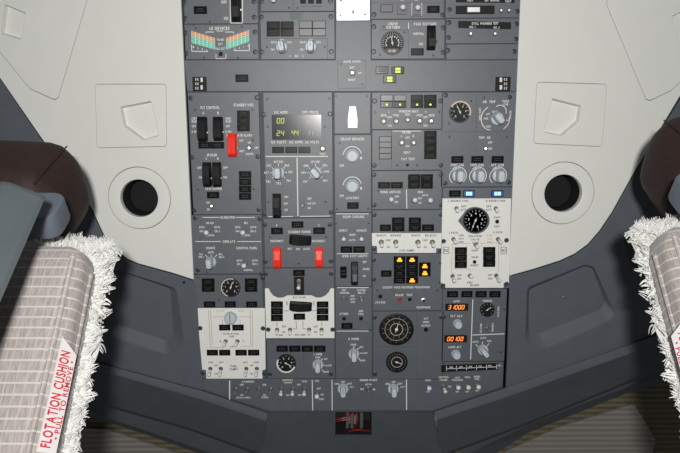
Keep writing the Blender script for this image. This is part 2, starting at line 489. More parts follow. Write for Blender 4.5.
    def gauge(s, px, py, r, n=12, bez='black', arc=None, needle=30, nums=True, sy=1, cen='black', marks='white', a0=225, a1=-45, rings=(), nl=.7, dome=False):
        q = r*S; mb = MB()
        mb.lathe([(q*1.0, -.001), (q*1.0, .0018), (q*.96, .0026), (q*.90, .0026), (q*.88, .0008)], 40, mi=0, sy=sy, cap=False)
        mb.lathe([(q*.89, .0006), (.0001, .0006)], 40, mi=1, sy=sy)
        g = s.part('gauge', mb.mesh('gauge', [bez, 'black'], True), px, py)
        mk = MB()
        for i in range(n+1):
            a = math.radians(a0+(a1-a0)*i/n); c, d = math.cos(a), math.sin(a)*sy
            mk.line((q*.86*c, q*.86*d), (q*.72*c, q*.72*d), .0005, .0009)
            if nums and i % 2 == 0: text(mk, str((i//2) % 10), (q*.56*c, q*.56*d), q*.17, .0009)
        for (rr, ww) in rings: mk.ring(q*(rr-ww/2), q*(rr+ww/2), .00095, 40)
        obj('dial_marks', mk.mesh('dial_marks', marks), g)
        if arc:
            am = MB(); am.ring(q*arc[2], q*arc[3], .0030, 24, math.radians(arc[0]), math.radians(arc[1])); obj('scale_arc', am.mesh('arc', arc[4]), g, label='cream scale arc')
        nm = MB(); a = math.radians(needle); c, d = math.cos(a), math.sin(a)
        nm.line((-q*.2*c, -q*.2*d*sy), (q*nl*c, q*nl*d*sy), .0011, .0014); nm.lathe([(q*.09, .001), (q*.09, .002), (q*.05, .0022)], 12)
        obj('needle', nm.mesh('needle', 'white'), g)
        return g
def seg(mb, st, c, w, h, z, slant=.12):
    segs = {'0': 'abcdef', '1': 'bc', '2': 'abged', '3': 'abgcd', '4': 'fgbc', '5': 'afgcd', '6': 'afgedc', '7': 'abc', '8': 'abcdefg', '9': 'abcdfg'}
    n = len(st); cw = w/n; gw = cw*.62; t = h*.15
    for i, ch in enumerate(st):
        x = c[0]-w/2+cw*(i+.5)
        P7 = {'a': ((-gw/2, h/2), (gw/2, h/2)), 'b': ((gw/2, h/2), (gw/2, 0)), 'c': ((gw/2, 0), (gw/2, -h/2)), 'd': ((-gw/2, -h/2), (gw/2, -h/2)),
              'e': ((-gw/2, 0), (-gw/2, -h/2)), 'f': ((-gw/2, h/2), (-gw/2, 0)), 'g': ((-gw/2, 0), (gw/2, 0))}
        for k in segs.get(ch, ''):
            a, b = P7[k]
            mb.line((x+a[0]+a[1]*slant, c[1]+a[1]), (x+b[0]+b[1]*slant, c[1]+b[1]), t, z)
# ================================================================== left outer column
# frame plate behind all modules
fr = thing('panel_frame', 'dark grey frame plate behind all overhead modules, seen as thin seams between them', 'panel frame', P(351, 200))
o0 = P(351, 200); o0.z = 0
def LF(px, py, h=0.0): p = P(px, py, h)-o0; return (p.x, p.y)
mb = MB(); curve_plate(mb, [[LF(*p) for p in [(181.5, -30), (522, -30), (504.6, 300), (503.2, 340), (502.6, 387.6), (434, 411.5), (268, 412), (202.5, 390.5)]]], -.012, .0012, 0)
obj('back_plate', mb.mesh('plate', 'frame'), fr)

# ---- top left corner module
m = Mod('grey module with a white-outlined black guarded switch, at the top left corner of the panel', (182.5, -25, 258.5, 23.6))
m.ann(194, 6.5, 207, 14)
m.ln((230, -12), (230.5, 23), (242.5, 23), (242.5, -12), w=.9)
mb = MB(); x0, y1 = m.l(230.8, -12); x1, y0 = m.l(242, 22.6); mb.box(x0, y0, x1, y1, HT-.0006, HT+.0001); obj('switch_recess', mb.mesh('r', 'black'), m.e)
m.guard(232, -8, 240.5, 21)
m.t(224, 2, 'NORM', 5); m.t(226, 18.4, 'ON', 4)
m.fast((184.3, 2.5), (185, 18.5), (254, 1.8), (254.3, 17.3)); m.screw((210, 21.8), (194, 25))
m.done()
# ---- leading edge devices module
m = Mod('grey module with two slanted orange and green light grids', (184, 24.4, 259, 59.2), cat='indicator panel')
m.t(219.5, 28.3, 'LE DEVICES', 19, 2.4); m.t(220, 31, 'FLAPS', 6, 1.4)
m.ln((206, 33.5), (206, 32), (214, 32)); m.ln((225, 32), (233.5, 32), (233.5, 33.5))
for (p0, p1, p2, p3) in (((191.3, 30.8), (215, 38.2), (215, 49.6), (191.6, 43)), ((226.3, 38), (249, 30), (249, 41.8), (226.3, 49.6))):
    base = m.patch([p0, p1, p2, p3], 'led_line', .0004, 'light_grid', label='slanted grid of orange and green lamps')
    for r in range(5):
        for c in range(6):
            def B(u, v):
                return (p0[0]*(1-u)*(1-v)+p1[0]*u*(1-v)+p2[0]*u*v+p3[0]*(1-u)*v, p0[1]*(1-u)*(1-v)+p1[1]*u*(1-v)+p2[1]*u*v+p3[1]*(1-u)*v)
            cell = MB(); g = .014
            q = [m.l(*B((c+a)/6+(g if a == 0 else -g)*.8, (r+b)/5+(g if b == 0 else -g))) for a, b in ((0, 0), (1, 0), (1, 1), (0, 1))]
            cell.prism(q, HT+.0003, HT+.0007)
            obj('lamp', cell.mesh('lamp', 'led_orange' if r < 2 else 'led_green'), base, label='orange lamp' if r < 2 else 'green lamp')
m.t(220.5, 39.8, 'TRANSIT', 7, 1.7); m.t(220.5, 44, 'EXT', 4, 1.7); m.t(220.5, 48.6, 'FULL EXT', 9, 1.7)
m.ln((191.6, 44.6), (191.8, 51.3), (208, 51.5)); m.ln((233.5, 50.6), (249.3, 50.6), (249.3, 43.5))
for i in range(4): m.t(193.5+4.4*i, 47+1.1*i, str(1+i), 1.2, 1.4); m.t(235+4.4*i, 49-1.1*i, str(5+i), 1.2, 1.4)
m.ln((216, 54), (216, 58.6), (226, 58.6), (226, 54), w=.6); m.btn(220.8, 54, 1.5)
m.fast((185.5, 33), (186.5, 53.6), (255, 32), (255.3, 52)); m.screw((196, 28.4), (204, 57.8), (238, 57.8), (242, 27))
m.done()
# ---- top second column
m = Mod('grey module with a small toggle and three black rockers, left of the bright metal plate', (259.8, -25, 334.5, 11.2), cat='switch panel')
m.ln((293.2, -10), (293.2, 10.8), w=.4, col='ink'); m.tog(274.5, -.5, 0, -.6, 'white'); 
for x in (303, 311, 319): m.ann(x-3, -1.5, x+3, 3.6, leg=False)
m.ln((300, 6.4), (322, 6.4), w=.4, col='ink')
m.fast((261.5, 1.5), (330.5, 1)); m.screw((289, 8), (297.5, 8))
m.done()
m = Mod('grey module with flash-lit annunciators above two pointer knobs, beside the bright metal plate', (259.8, 12, 335, 59.3), cat='switch panel')
m.patch([(290, 12.8), (302, 12.8), (302, 19.5), (290, 19.5)], 'shell', .0004, 'name_tag')
m.ann(266.5, 21.5, 294, 36.6, 2, 2, gap=.6)
m.ann(299, 21, 325.8, 36.2, 2, 2, gap=.5, m='lens_flash_sheen')
m.knob(281.8, 47.2, 5.8, 8, dark=True); m.knob(310.8, 47, 5.8, 0, dark=True)
for cx in (282, 311):
    m.t(cx, 40, 'NORMAL', 4.5, 1.8); m.t(cx-8, 42.3, 'BOTH ON', 5.5, 1.6); m.t(cx+7.5, 42.3, 'BOTH', 4, 1.6); m.t(cx-9, 49.5, 'ON 1', 4, 1.6)
m.t(296.5, 56, 'IRS', 3, 1.8); m.t(303, 56, 'S', 1, 1.6); m.t(290, 56, 'D', 1, 1.6)
m.ln((265, 38.6), (327.5, 38.6), w=.35, col='ink'); m.ln((327.5, 38.6), (327.5, 58.8), w=.35, col='ink')
m.fast((261.5, 17), (262, 52), (331, 16.6), (331.3, 51.6)); m.screw((267, 47), (325, 47))
m.done()
# ---- white metal plate, top centre
m = Mod('bright bare metal plate with a tiny switch, at the top centre of the panel', (336.2, -26, 370, 20.4), m='steel_plate', name='cover_plate', cat='plate', ht=.0055, plabel='bright metal plate')
m.tog(353, 12.5, 0, .5, ln=.010, nut=1.4); m.screw((365, 14.6), (340.5, 15.5), (341, .8)); m.done()
# ---- top of fourth column
m = Mod('grey module with two white-ball toggles between dark annunciators, above the round oxygen gauge', (371, -25, 444, 18.8), cat='switch panel')
m.ann(380.5, 4.8, 392.5, 12.3, m='lens_flash_sheen', leg=False); m.ann(427, 6, 439.5, 13)
for x, y in ((402, 9.2), (416.8, 9.5)):
    mb = MB(); a = m.l(x-4.6, y-4.5); b = m.l(x+4.6, y+5.5); mb.box(a[0], b[1], b[0], a[1], HT-.001, HT+.002, .0005); obj('switch_base', mb.mesh('b', 'panel'), m.e)
    m.tog(x, y+.5, 0, .25, 'ball', nut=2.6)
m.ln((412, 3), (412, 15.5)); m.ln((421.7, 3), (421.7, 15.5)); m.ln((410.5, 16.2), (422, 16.2), w=.5, col='ink')
m.t(402, -.5, 'ON', 3, 1.8); m.t(416.5, -.5, 'ON', 3, 1.8)
m.ln((372, 2.8), (443, 2.8), w=.35, col='ink')
m.fast((374, 14.5), (442.5, 15)); m.screw((388, -2))
m.done()
# ---- oxygen
m = Mod('grey oxygen module with a round brown-labelled gauge and a black guarded switch', (371.4, 19.6, 444.3, 58.8), cat='gauge panel')
m.gauge(392.3, 43, 11, n=20, needle=100, nums=True, bez='fast', a0=200, a1=-20, nl=.5)
mb = MB(); mb.add(*(lambda pts: ([(*m.l(*p), HT+.0012) for p in pts], [tuple(range(len(pts)))]))(rnd([(385, 48.5), (399.5, 48.5), (398, 52), (392, 53.8), (386.5, 52)], 1)[::-1])); obj('gauge_plate', mb.mesh('g', 'brown'), m.e, label='brown label on gauge')
m.t(392, 51, 'OXYGEN', 7, 1.8, hz=.0014)
m.t(393, 23.8, 'CREW', 9, 2.1); m.t(393, 27.3, 'OXYGEN', 12.5, 2.1); m.ln((408.5, 22.5), (408.7, 29)); m.t(425, 24, 'PASS OXYGEN', 21, 2.1)
m.ln((379.5, 30), (408, 30), (408.5, 58), w=.35, col='ink')
m.t(418.7, 33.7, 'NORMAL', 10, 1.9); m.t(421, 44, 'ON', 3.6, 1.9)
m.guard(427, 27.5, 434.8, 49.5); m.ann(411, 48.5, 423.6, 55.4)
m.fast((373.8, 26.7), (373.6, 51.6), (443, 27.8), (442.8, 52.4)); m.screw((380, 55), (404.5, 32.5), (433, 55.5), (383.5, 26.5))
m.done()
# ---- fifth column top
m = Mod('grey module with a silver-guarded test switch in a black strip, top right corner', (446, -25, 519.3, 17.8), cat='switch panel')
m.patch([(455.5, -12), (515, -12), (514.5, 3), (455.8, 2.4)], 'black', .0006, 'placard'); m.t(470, .6, 'TEST', 6, 1.6, hz=.0008); m.t(492, .5, 'OFF  NORMAL', 14, 1.6, hz=.0008); m.t(508, 1.5, 'TEST', 6, 1.5, hz=.0008)
mb = MB(); a = m.l(455.8, 6); b = m.l(494, 14); mb.box(a[0], b[1], b[0], a[1], HT-.001, HT+.003, .0005); hs = obj('switch_housing', mb.mesh('b', 'black'), m.e, label='long black switch housing')
mb = MB(); a = m.l(466.5, 7.4); b = m.l(479.5, 13); mb.box(a[0], b[1], b[0], a[1], HT+.0025, HT+.006, .001); obj('switch_guard', mb.mesh('b', 'steel_plate'), hs, label='shiny silver guard')
m.ann(456.5, 6.5, 464, 13.5, leg=False)
for x in (500.8, 508.6): m.tog(x, 11, -.3, .1, 'metal', ln=.006, nut=1.9)
m.fast((449.3, 9.7), (517.3, 11.5)); m.done()
m = Mod('grey stall warning test module with a black placard over two push switches', (446.2, 18.6, 518.8, 43.4), cat='switch panel')
m.patch([(458.2, 20.8), (511, 22.3), (511, 29.4), (458.2, 28)], 'black', .0006, 'placard', label='black placard'); m.t(485, 23.5, 'STALL WARNING TEST', 25, 1.9, hz=.0008); m.t(472.3, 27, 'NO. 1', 5.5, 1.6, hz=.0008); m.t(496.5, 27.6, 'NO. 2', 5.5, 1.6, hz=.0008)
for x in (470.5, 494.8): m.tog(x, 34.2, -.3, .1, 'metal', ln=.006, nut=1.9)
m.fast((449, 22.6), (448.3, 37.6), (516.5, 24), (516, 39)); m.done()
m = Mod('blank grey filler module under the stall warning test module', (446.4, 44.2, 518, 59.5), name='blank_panel', cat='blank panel')
m.fast((447.7, 50.3), (514.2, 51.5)); m.done()
# ---- blank band across
m = Mod('long blank grey band across the panel with small corner switches and lit yellow-green lights', poly=[(184.3, 60.2), (335.6, 60.2), (335.8, 21), (370.8, 21), (370.9, 60.2), (520, 60.2), (514.8, 91.3), (187.2, 91.3)], name='crossbar_panel', cat='panel')
for x, mir in ((199.7, 1), (502.8, -1)):
    mb = MB(); a = m.l(x-7.2, 77); b = m.l(x+7.2, 91); mb.box(a[0], b[1], b[0], a[1], HT-.001, HT+.0022, .0005); hb = obj('switch_block', mb.mesh('b', 'black'), m.e, label='black double rocker switch')
    for dy in (80, 87.5):
        mb = MB(); a = m.l(x+mir*2.4-1.2, dy-2.2); b = m.l(x+mir*2.4+1.2, dy+2.2); mb.box(a[0], b[1], b[0], a[1], HT+.002, HT+.004, .0004); obj('rocker', mb.mesh('b', 'white'), hb, label='white rocker')
    for k in range(3):
        for j in range(2): m.t(x-mir*(1.4+2*j), 79.5+4.4*k, 'E', 1.1, 1.9, hz=.0024)
m.ann(235.5, 74.6, 248.5, 82)
m.ann(375.6, 66.7, 388.4, 74); m.ann(391.4, 66.7, 404.2, 74.2, lit={(0, 0): 'green_lit'}); m.ann(383.2, 75.7, 396.2, 83, lit={(0, 0): 'green_lit'})
m.done()
m = Mod('small square grey plate with one lone toggle, under the bright metal plate', (337.4, 60, 366.2, 88.3), ht=.0056, cat='switch panel', bottom=.0042)
m.tog(352.3, 73, 0, 0, 'metal', ln=.010, nut=2.8); m.t(352, 61.6, 'DOME WHITE', 16, 1.7); m.t(352, 67.5, 'DIM', 4, 1.7); m.t(359.8, 73, 'OFF', 3.6, 1.7); m.t(352, 79.8, 'BRIGHT', 7, 1.7)
m.screw((341, 64), (362.5, 84.5)); m.done()

# ================================================================== forward panel, column 1
m = Mod('grey flight control module with black guards and one red guard, left column', (187.6, 92.4, 262, 214.3), cat='flight control panel')
m.t(210, 107.6, 'FLT CONTROL', 18, 2.3); m.t(203.3, 113, 'A', 1.6, 2.2); m.t(218.2, 113, 'B', 1.6, 2.2); m.t(243.5, 105, 'STANDBY HYD', 19, 2.3)
for x in (194.4, 228.4):
    m.t(x, 118.6, 'STBY', 5.4, 1.9); m.t(x, 121.4, 'RUD', 5, 1.9); m.t(x-.5, 126.2, 'OFF', 4, 1.9); m.t(x, 131.7, 'A ON' if x < 200 else 'B ON', 5.4, 1.9)
m.guard(198.3, 118, 207.4, 140.6); m.guard(214, 118, 223, 140)
m.ann(198.6, 141.8, 224.2, 148.5, 1, 2, gap=.2)
m.ann(237, 110.4, 250, 131.4, 3, 1)
m.t(239, 135.4, 'ALTERNATE FLAPS', 25, 2.0)
m.guard(228.4, 134.5, 237, 156, m='red', label='red switch guard')
m.tog(249.3, 148, .25, .1, 'metal', ln=.012); m.t(249.5, 142.6, 'UP', 3, 1.8); m.t(256.5, 147.8, 'OFF', 3.8, 1.8); m.t(249.5, 154, 'DOWN', 7, 1.8); m.t(241.3, 140.6, 'OFF', 3.8, 1.8); m.t(241.7, 151, 'ARM', 4.6, 1.8)
m.t(212, 155, 'SPOILER', 10, 2.1); m.t(206.2, 158.6, 'A', 1.4, 2); m.t(218, 158.6, 'B', 1.4, 2)
m.guard(203.6, 163, 211.6, 186); m.guard(213.4, 163, 221.4, 186)
m.t(199.3, 167.8, 'OFF', 4.4, 1.8); m.t(200.3, 177.4, 'ON', 3, 1.8); m.t(225.3, 167.6, 'OFF', 4.4, 1.8); m.t(225.3, 177.2, 'ON', 3.6, 1.8)
m.t(213.6, 188.8, 'YAW DAMPER', 17, 2.1); m.ann(206.8, 191.6, 219.6, 198.4)
m.tog(212.3, 206.5, .2, .5, 'metal', ln=.012); m.t(208, 202.6, 'OFF', 4, 1.7); m.t(208.3, 209.4, 'ON', 3, 1.7)
m.ann(238.8, 170.9, 251.6, 200, 4, 1)
m.fast((191, 98), (257, 97.5), (192.3, 157.3), (257.8, 156.6), (194.6, 210.2), (258.8, 209.8)); m.screw((195.5, 110), (252.5, 109.5), (198, 189.5), (254, 189), (253, 140))
m.done()
m = Mod('grey navigation and displays module, left column between flight control and fuel modules', (190.3, 215, 263.2, 273.7), cat='switch panel')
m.ln((202.5, 217.4), (219, 217.4)); m.ln((236, 217.4), (255, 217.4)); m.t(227.5, 217.4, 'NAVIGATION', 14.5, 2.1)
m.ln((195.5, 241.5), (221, 241.5)); m.ln((237.5, 241.5), (261, 241.5)); m.t(229, 241.5, 'DISPLAYS', 12, 2.1)
for x, top in ((208.3, 'VHF NAV'), (244.3, 'IRS')):
    m.tog(x+.7, 230, -.35, -.45, 'ball'); m.t(x+1.6, 223, top, 8 if top != 'IRS' else 3.4, 1.9)
    m.t(x-6.5, 227.2, 'BOTH', 5, 1.8); m.t(x-6.5, 231.2, 'ON 1', 4.4, 1.8); m.t(x+9, 227.2, 'BOTH', 5.6, 1.8); m.t(x+9, 231.2, 'ON 2', 5.6, 1.8); m.t(x+1.7, 235.2, 'NORMAL', 9, 1.7)
m.t(210.6, 248, 'SOURCE', 9, 2); m.t(211, 252.3, 'AUTO', 6, 2); m.t(246.7, 248, 'CONTROL PANEL', 21, 2)
m.t(201, 254, 'ALL', 4, 1.8); m.t(201, 257, 'ON 1', 5, 1.8); m.t(220.5, 254, 'ALL', 4, 1.8); m.t(221.5, 257, 'ON 2', 5.5, 1.8)
m.ln((207.5, 257.6), (205.4, 254.8)); m.ln((215, 257), (217, 254.6)); m.ln((211.2, 255), (211.2, 257.5))
m.knob(211, 261.8, 5.6, 0)
m.tog(246, 263, -.3, -.35, 'ball'); m.t(239.5, 260.5, 'BOTH', 5.4, 1.7); m.t(239, 264, 'ON 1', 4.4, 1.7); m.t(255, 260.5, 'BOTH', 5.4, 1.7); m.t(255, 264, 'ON 2', 5.4, 1.7); m.t(248.4, 270, 'NORMAL', 9, 1.7)
m.fast((195, 218), (259.8, 218.8), (198, 270), (261.6, 277.5-3.6)); m.screw((207, 272)); m.done()
# ---- fuel
m = Mod('grey fuel module topped by a round temperature gauge, with a white fuel-flow plate below it', (192.8, 274.7, 265.3, 378.2), cat='fuel panel')
m.ann(201.9, 278.2, 214.7, 291.8, 2, 1, leg=True, gap=.02); m.ann(244.9, 278.2, 257.4, 291.8, 2, 1, gap=.02)
m.gauge(230.8, 287.3, 9.9, n=10, bez='fast', arc=(70, 250, .88, .98, 'cream'), needle=70, nl=.55)
m.ann(203.6, 301, 215.8, 307.4); m.ann(224.4, 301, 236.4, 307.4); m.ann(245.8, 301, 257.8, 307.4)
wp = m.patch(rnd([(197.8, 308), (264.9, 308), (265.6, 369.3), (262.3, 369.8), (262.6, 378.4), (206.4, 378.4), (206.2, 369.8), (201.2, 369.3)], .5), 'plate_white', .0009, 'white_plate', label='white fuel-flow plate')
H2 = .0012
def wl(*p, col='tan', w=.55): m.ln(*p, w=w, col=col, hz=H2)
for k in (0, 2): wl((208.6+k, 310), (210.5+k, 347.5-k)); wl((252.3-k, 310), (253-k, 347-k))
wl((210.6, 347.4), (224, 347.4)); wl((241, 346), (253, 346)); wl((213, 316.6), (224, 316.6)); wl((238, 316.6), (251, 316.6)); wl((222.5, 319), (222.8, 325)); wl((240.2, 319), (240.2, 325))
m.rknob(231, 317.2, 6.4, .012, line=True)
m.ann(218.8, 324, 231, 330.6); m.ann(231.9, 324, 244.4, 330.6)
m.t(231, 333.6, 'FILTER BYPASS', 16, 1.5, col='ink', hz=H2); m.t(232, 336.2, 'FEED', 5, 1.5, col='ink', hz=H2); m.t(220.5, 310.6, 'VALVE OPEN', 8, 1.4, col='tan', hz=H2); m.t(241, 310.6, 'CLOSE', 6, 1.4, col='tan', hz=H2)
m.tog(225.8, 341, -.25, -.3, 'white', ln=.012); m.tog(237.6, 341, -.25, -.3, 'white', ln=.012)
m.t(220.4, 341, '1', 1, 1.8, col='ink', hz=H2); m.t(243.5, 341, '2', 1, 1.8, col='ink', hz=H2); m.t(232, 346.6, 'CTR', 4, 1.6, col='ink', hz=H2)
m.ann(206.4, 349, 231, 355.7, 1, 2); m.ann(235, 349, 260, 355.7, 1, 2)
for x in (210.6, 221, 246.5, 257): m.tog(x, 368.3, 0, -.75, 'white', ln=.015)
for x, s_ in ((211, 'FWD'), (221.3, 'AFT'), (245.5, 'AFT'), (256.5, 'FWD')): m.t(x, 362.2, s_, 5, 1.7, col='ink', hz=H2)
for x in (216, 251.7): m.t(x, 365.2, 'OFF', 4, 1.5, col='ink', hz=H2); m.t(x, 373.5, 'ON', 3, 1.5, col='ink', hz=H2)
m.t(234, 366, 'FUEL', 7, 1.8, col='ink', hz=H2); m.t(234, 369, 'PUMPS', 8, 1.8, col='ink', hz=H2)
m.fast((262.6, 278)); m.screw((198, 277.5), (219, 299.7), (202, 311), (260, 311))
mb = MB()
for k, (x, y) in enumerate(((200.3, 328), (263, 328.2), (202.8, 373), (264.3, 373.6))):
    mb = MB(); mb.lathe([(.0042, .0003), (.0042, .0014), (.0034, .0019), (.002, .0016)], 16); m.part('fastener', mb.mesh('f', 'fast', True), x, y)
m.done()

# ================================================================== column 2
m = Mod('grey electrical meter module with a black digital readout and two pointer knobs', (262.8, 92.4, 333.2, 217.4), cat='electrical panel')
mb = MB(); a = m.l(271.6, 114.8); b = m.l(321.6, 139.4); curve_plate(mb, [rnd([(a[0], a[1]), (b[0], a[1]), (b[0], b[1]), (a[0], b[1])], .0015)], HT-.001, HT+.0008, .0002); dp = obj('display', mb.mesh('d', 'glass_black'), m.e, label='black digital readout')
mb = MB(); z = HT+.0010
seg(mb, '00', m.l(280.6, 120.8), 8*S, 4.6*S, z); seg(mb, '24', m.l(280.4, 133.2), 8*S, 4.6*S, z); seg(mb, '44', m.l(295, 132.8), 7.5*S, 4.6*S, z); obj('digits', mb.mesh('d', 'digit_green'), dp, label='dim yellow-green digits')
mb = MB(); seg(mb, '0', m.l(308.5, 121.5), 4*S, 4.2*S, z); seg(mb, '11', m.l(310, 133), 7*S, 4*S, z); obj('digits', mb.mesh('d', 'nut'), dp, label='pale digits')
m.t(281, 112.3, 'DC AMPS', 12.5, 2); m.t(310, 112.2, 'CPS FREQ', 16, 2); m.t(278.5, 142.2, 'DC VOLTS', 14, 2); m.t(295.8, 142.2, 'AC AMPS', 13, 2); m.t(312, 142.2, 'AC VOLTS', 13.5, 2)
m.ann(271.6, 146.4, 311, 153.4, 1, 3, gap=.8)
m.tog(322.7, 148.6, .1, .2, 'metal', ln=.006, nut=2.9); m.t(322.6, 154, 'TEST', 6, 1.7)
m.ln((265.5, 156.4), (328, 156.4), w=.9); m.ln((297, 157.8), (298, 216), w=1)
m.ln((268, 216.6), (272.5, 216.6)); m.ln((281.5, 216.6), (293, 216.4)); m.ln((300, 216.4), (330, 216))
m.knob(278.3, 172.6, 6.2, 0); m.knob(315.4, 172.4, 6.2, 38)
for cx, L in ((278.5, (('STBY', -9.5, -7), ('BAT', -12, 0), ('TR1', -10.5, 9), ('TR2', 0, 10.8), ('TR3', 10, 8), ('TEST', 12, -.5), ('BUS', 8.5, -7.3))), (315.4, (('GEN1', -9.5, -7), ('APU', -12, 0), ('STBY', -10, 9), ('INV', 10, 8), ('PWR', 11.5, -1), ('GEN2', 9.5, -7.3)))):
    for s_, dx, dy in L:
        m.t(cx+dx, 172.6+dy, s_, 4.6, 1.8); d = math.hypot(dx, dy); m.ln((cx+dx/d*6.2, 172.6+dy/d*6.2), (cx+dx/d*8.4, 172.6+dy/d*8.4), w=.6)
    m.t(cx, 161.7, 'BAT BUS' if cx < 300 else 'APU GEN', 9, 1.8); m.ln((cx, 163.6), (cx, 166.2), w=.6)
m.guard(273, 194, 281, 217); m.t(286.3, 197, 'OFF', 4, 1.8); m.t(286, 203.5, 'BAT', 4, 1.8); m.t(286, 209.8, 'ON', 3, 1.8)
m.tog(302.4, 205, 0, -.2, 'metal', ln=.012); m.t(309.3, 198.7, 'OFF', 4, 1.8); m.t(311.5, 203.4, 'CAB UTIL', 8.5, 1.8); m.t(309.2, 208, 'ON', 3, 1.8)
m.fast((262.8+1, 114.6), (330, 114), (264.3, 213.6), (331, 212)); m.screw((267.5, 99), (329.5, 98.5), (268, 126.5), (325, 126.5), (268.5, 202), (325.5, 201.5))
m.done()
m = Mod('grey standby power module with two red guards and a sideways black guard', (263.6, 218.2, 333.6, 267.4), cat='electrical panel')
m.ann(270.8, 227.4, 283.2, 234.2); m.ann(291.3, 221, 303.8, 228); m.ann(312.9, 227.2, 325.4, 234)
m.t(276.7, 225.2, '1', .8, 1.8); m.t(318.8, 225.2, '2', 1.2, 1.8); m.t(299.5, 231.9, 'STANDBY POWER', 22.5, 2.1); m.t(277, 241, 'DISCONNECT', 13, 1.9); m.t(318.6, 241, 'DISCONNECT', 13, 1.9)
m.guard(295.8, 229, 304.6, 250, horiz=True, lever=False, tall=.018, tilt=-5)
m.tog(302, 238.5, .1, .3, 'metal', ln=.010)
m.t(290, 248.7, 'BAT', 4.4, 1.8); m.t(298, 249, 'OFF', 3.8, 1.8); m.t(306.5, 248.9, 'AUTO', 6.5, 1.8)
m.guard(273.6, 246.8, 281.6, 267.6, m='red', lever=False, label='red switch guard'); m.guard(315.2, 246.8, 322.8, 267, m='red', lever=False, label='red switch guard')
m.fast((265, 224.6), (330, 224.6), (265.5, 261.6), (331, 261)); m.screw((270, 236.8), (326, 236.8), (298.8, 263.4)); m.done()
m = Mod('grey generator module with a horn-cornered white plate, below the two red guards', (264.4, 268.2, 334.6, 338.4), cat='electrical panel')
m.ann(292.7, 269.4, 305.2, 276)
mb = MB(); a = m.l(293.9, 276.8); b = m.l(304.2, 294.6); mb.box(a[0], b[1], b[0], a[1], HT-.001, HT+.0018, .0004); obj('switch_base', mb.mesh('b', 'black'), m.e, label='tall black switch base')
mb = MB(); mb.lathe([(.0045, .0018), (.0045, .0035), (.003, .004)], 8); m.part('hex_nut', mb.mesh('n', 'nut'), 298.8, 281); m.tog(299, 284.4, 0, -.55, 'white', ln=.011, nut=2.4)
m.patch([(265, 288.3), (268.8, 288.3), (270.4, 292), (273.5, 295.6), (278, 297.6), (283, 297.4), (287.5, 295.2), (311.5, 295.2), (316, 297.4), (321, 297.4), (325.5, 295.4), (329, 291.6), (330.6, 288.3), (334, 288.3), (334.4, 338), (266.2, 338)], 'plate_white', .0009, 'white_plate', label='white plate with two horned corners')
m.ann(270.9, 301, 283.1, 321, 3, 1, gap=.02); m.ann(316.6, 301, 328.6, 320.8, 3, 1, gap=.02)
m.guard(296.4, 294.5, 304.8, 316.5, horiz=True, lever=False, tall=.018, tilt=-4)
m.ann(293.2, 313, 305.6, 319.8)
m.t(299.4, 297.2, 'BUS TRANS', 13, 1.5, col='ink', hz=H2); m.t(287, 303, 'OFF', 4, 1.4, 90, 'ink', hz=H2); m.t(313.8, 303, 'AUTO', 5, 1.4, 90, 'ink', hz=H2)
for x in (277.2, 290.2, 309.2, 321.6): m.tog(x, 329.4, 0, -.55, 'white', ln=.011)
for x in (284, 315.6): m.t(x, 326.4, 'OFF', 4.4, 1.6, col='ink', hz=H2); m.t(x, 331.8, 'ON', 3.2, 1.6, col='ink', hz=H2)
m.t(300, 334.6, 'APU GEN', 11, 1.7, col='ink', hz=H2); m.t(281, 335, 'GEN1', 4, 1.5, col='ink', hz=H2)
for a_ in (((277, 322), (277, 326)), ((296, 321), (296.6, 328.5), (292.5, 328.8)), ((303, 321), (303, 328.5), (306.5, 328.8)), ((321.8, 322), (321.8, 326)), ((284, 310.6), (289, 310.8)), ((312, 310.6), (316, 310.6))): m.ln(*a_, w=.5, col='ink', hz=H2)
m.fast((265.8, 273.8), (331.2, 273.6))
for (x, y) in ((268.3, 329.4), (332.6, 329.4)):
    mb = MB(); mb.lathe([(.0042, .0003), (.0042, .0014), (.0034, .0019), (.002, .0016)], 16); m.part('fastener', mb.mesh('f', 'fast', True), x, y)
m.done()
m = Mod('grey auxiliary power module with a white-ringed round gauge and four dark annunciators above it', (266.6, 339.2, 335, 378.4), cat='gauge panel')
m.ann(276, 345, 326, 352, 1, 4)
m.gauge(286.2, 363.2, 10, n=10, bez='black', arc=(150, 340, .84, .99, 'plate_white'), needle=-30, nl=.6)
m.knob(318, 364.3, 5.6, 0); m.t(318, 354.2, 'L WIPER', 9, 1.9); m.t(318, 357.4, 'PARK', 5.5, 1.7); m.t(326, 359, 'INT', 3.4, 1.7); m.t(329, 365.5, 'LOW', 5.5, 1.7); m.t(326, 371.8, 'HIGH', 5.5, 1.7)
m.ln((321, 360.4), (323, 358.6)); m.ln((323.6, 365.3), (325.6, 365.4)); m.ln((322, 369.6), (323.4, 371.4))
m.ln((303.4, 352.5), (304, 378), w=.3, col='ink'); m.fast((270, 374), (331, 374)); m.done()

# ================================================================== column 3
m = Mod('narrow grey module with a white tapered lamp lens, in the centre column', (334, 92.4, 370.6, 133.8), cat='lamp panel')
mb = MB(); q = [m.l(*p) for p in ((349.4, 106.6), (355.6, 106.6), (357.4, 120), (357.2, 127.8), (348, 127.8), (347.8, 120))]; mb.prism(q, HT-.001, HT+.004); obj('lamp_lens', mb.mesh('w', 'lamp_white'), m.e, label='white tapered lens')
m.screw((335.8, 96), (367, 95.6)); m.done()
m = Mod('narrow grey dimmer module with two round-skirted knobs under curved arrows', (334.2, 134.8, 371.2, 212.2), cat='dimmer panel')
m.t(352.3, 139, 'CIRCUIT BREAKER', 23, 2.1)
for y in (155.8, 186):
    m.rknob(352.2, y, 6.3, .013); m.arc(352.3, y, 9, 15, 175, .8); m.ln((360.8, y+1), (361.3, y+3.5), w=1.6); m.t(341.8, y+9.8, 'OFF', 4.4, 1.9)
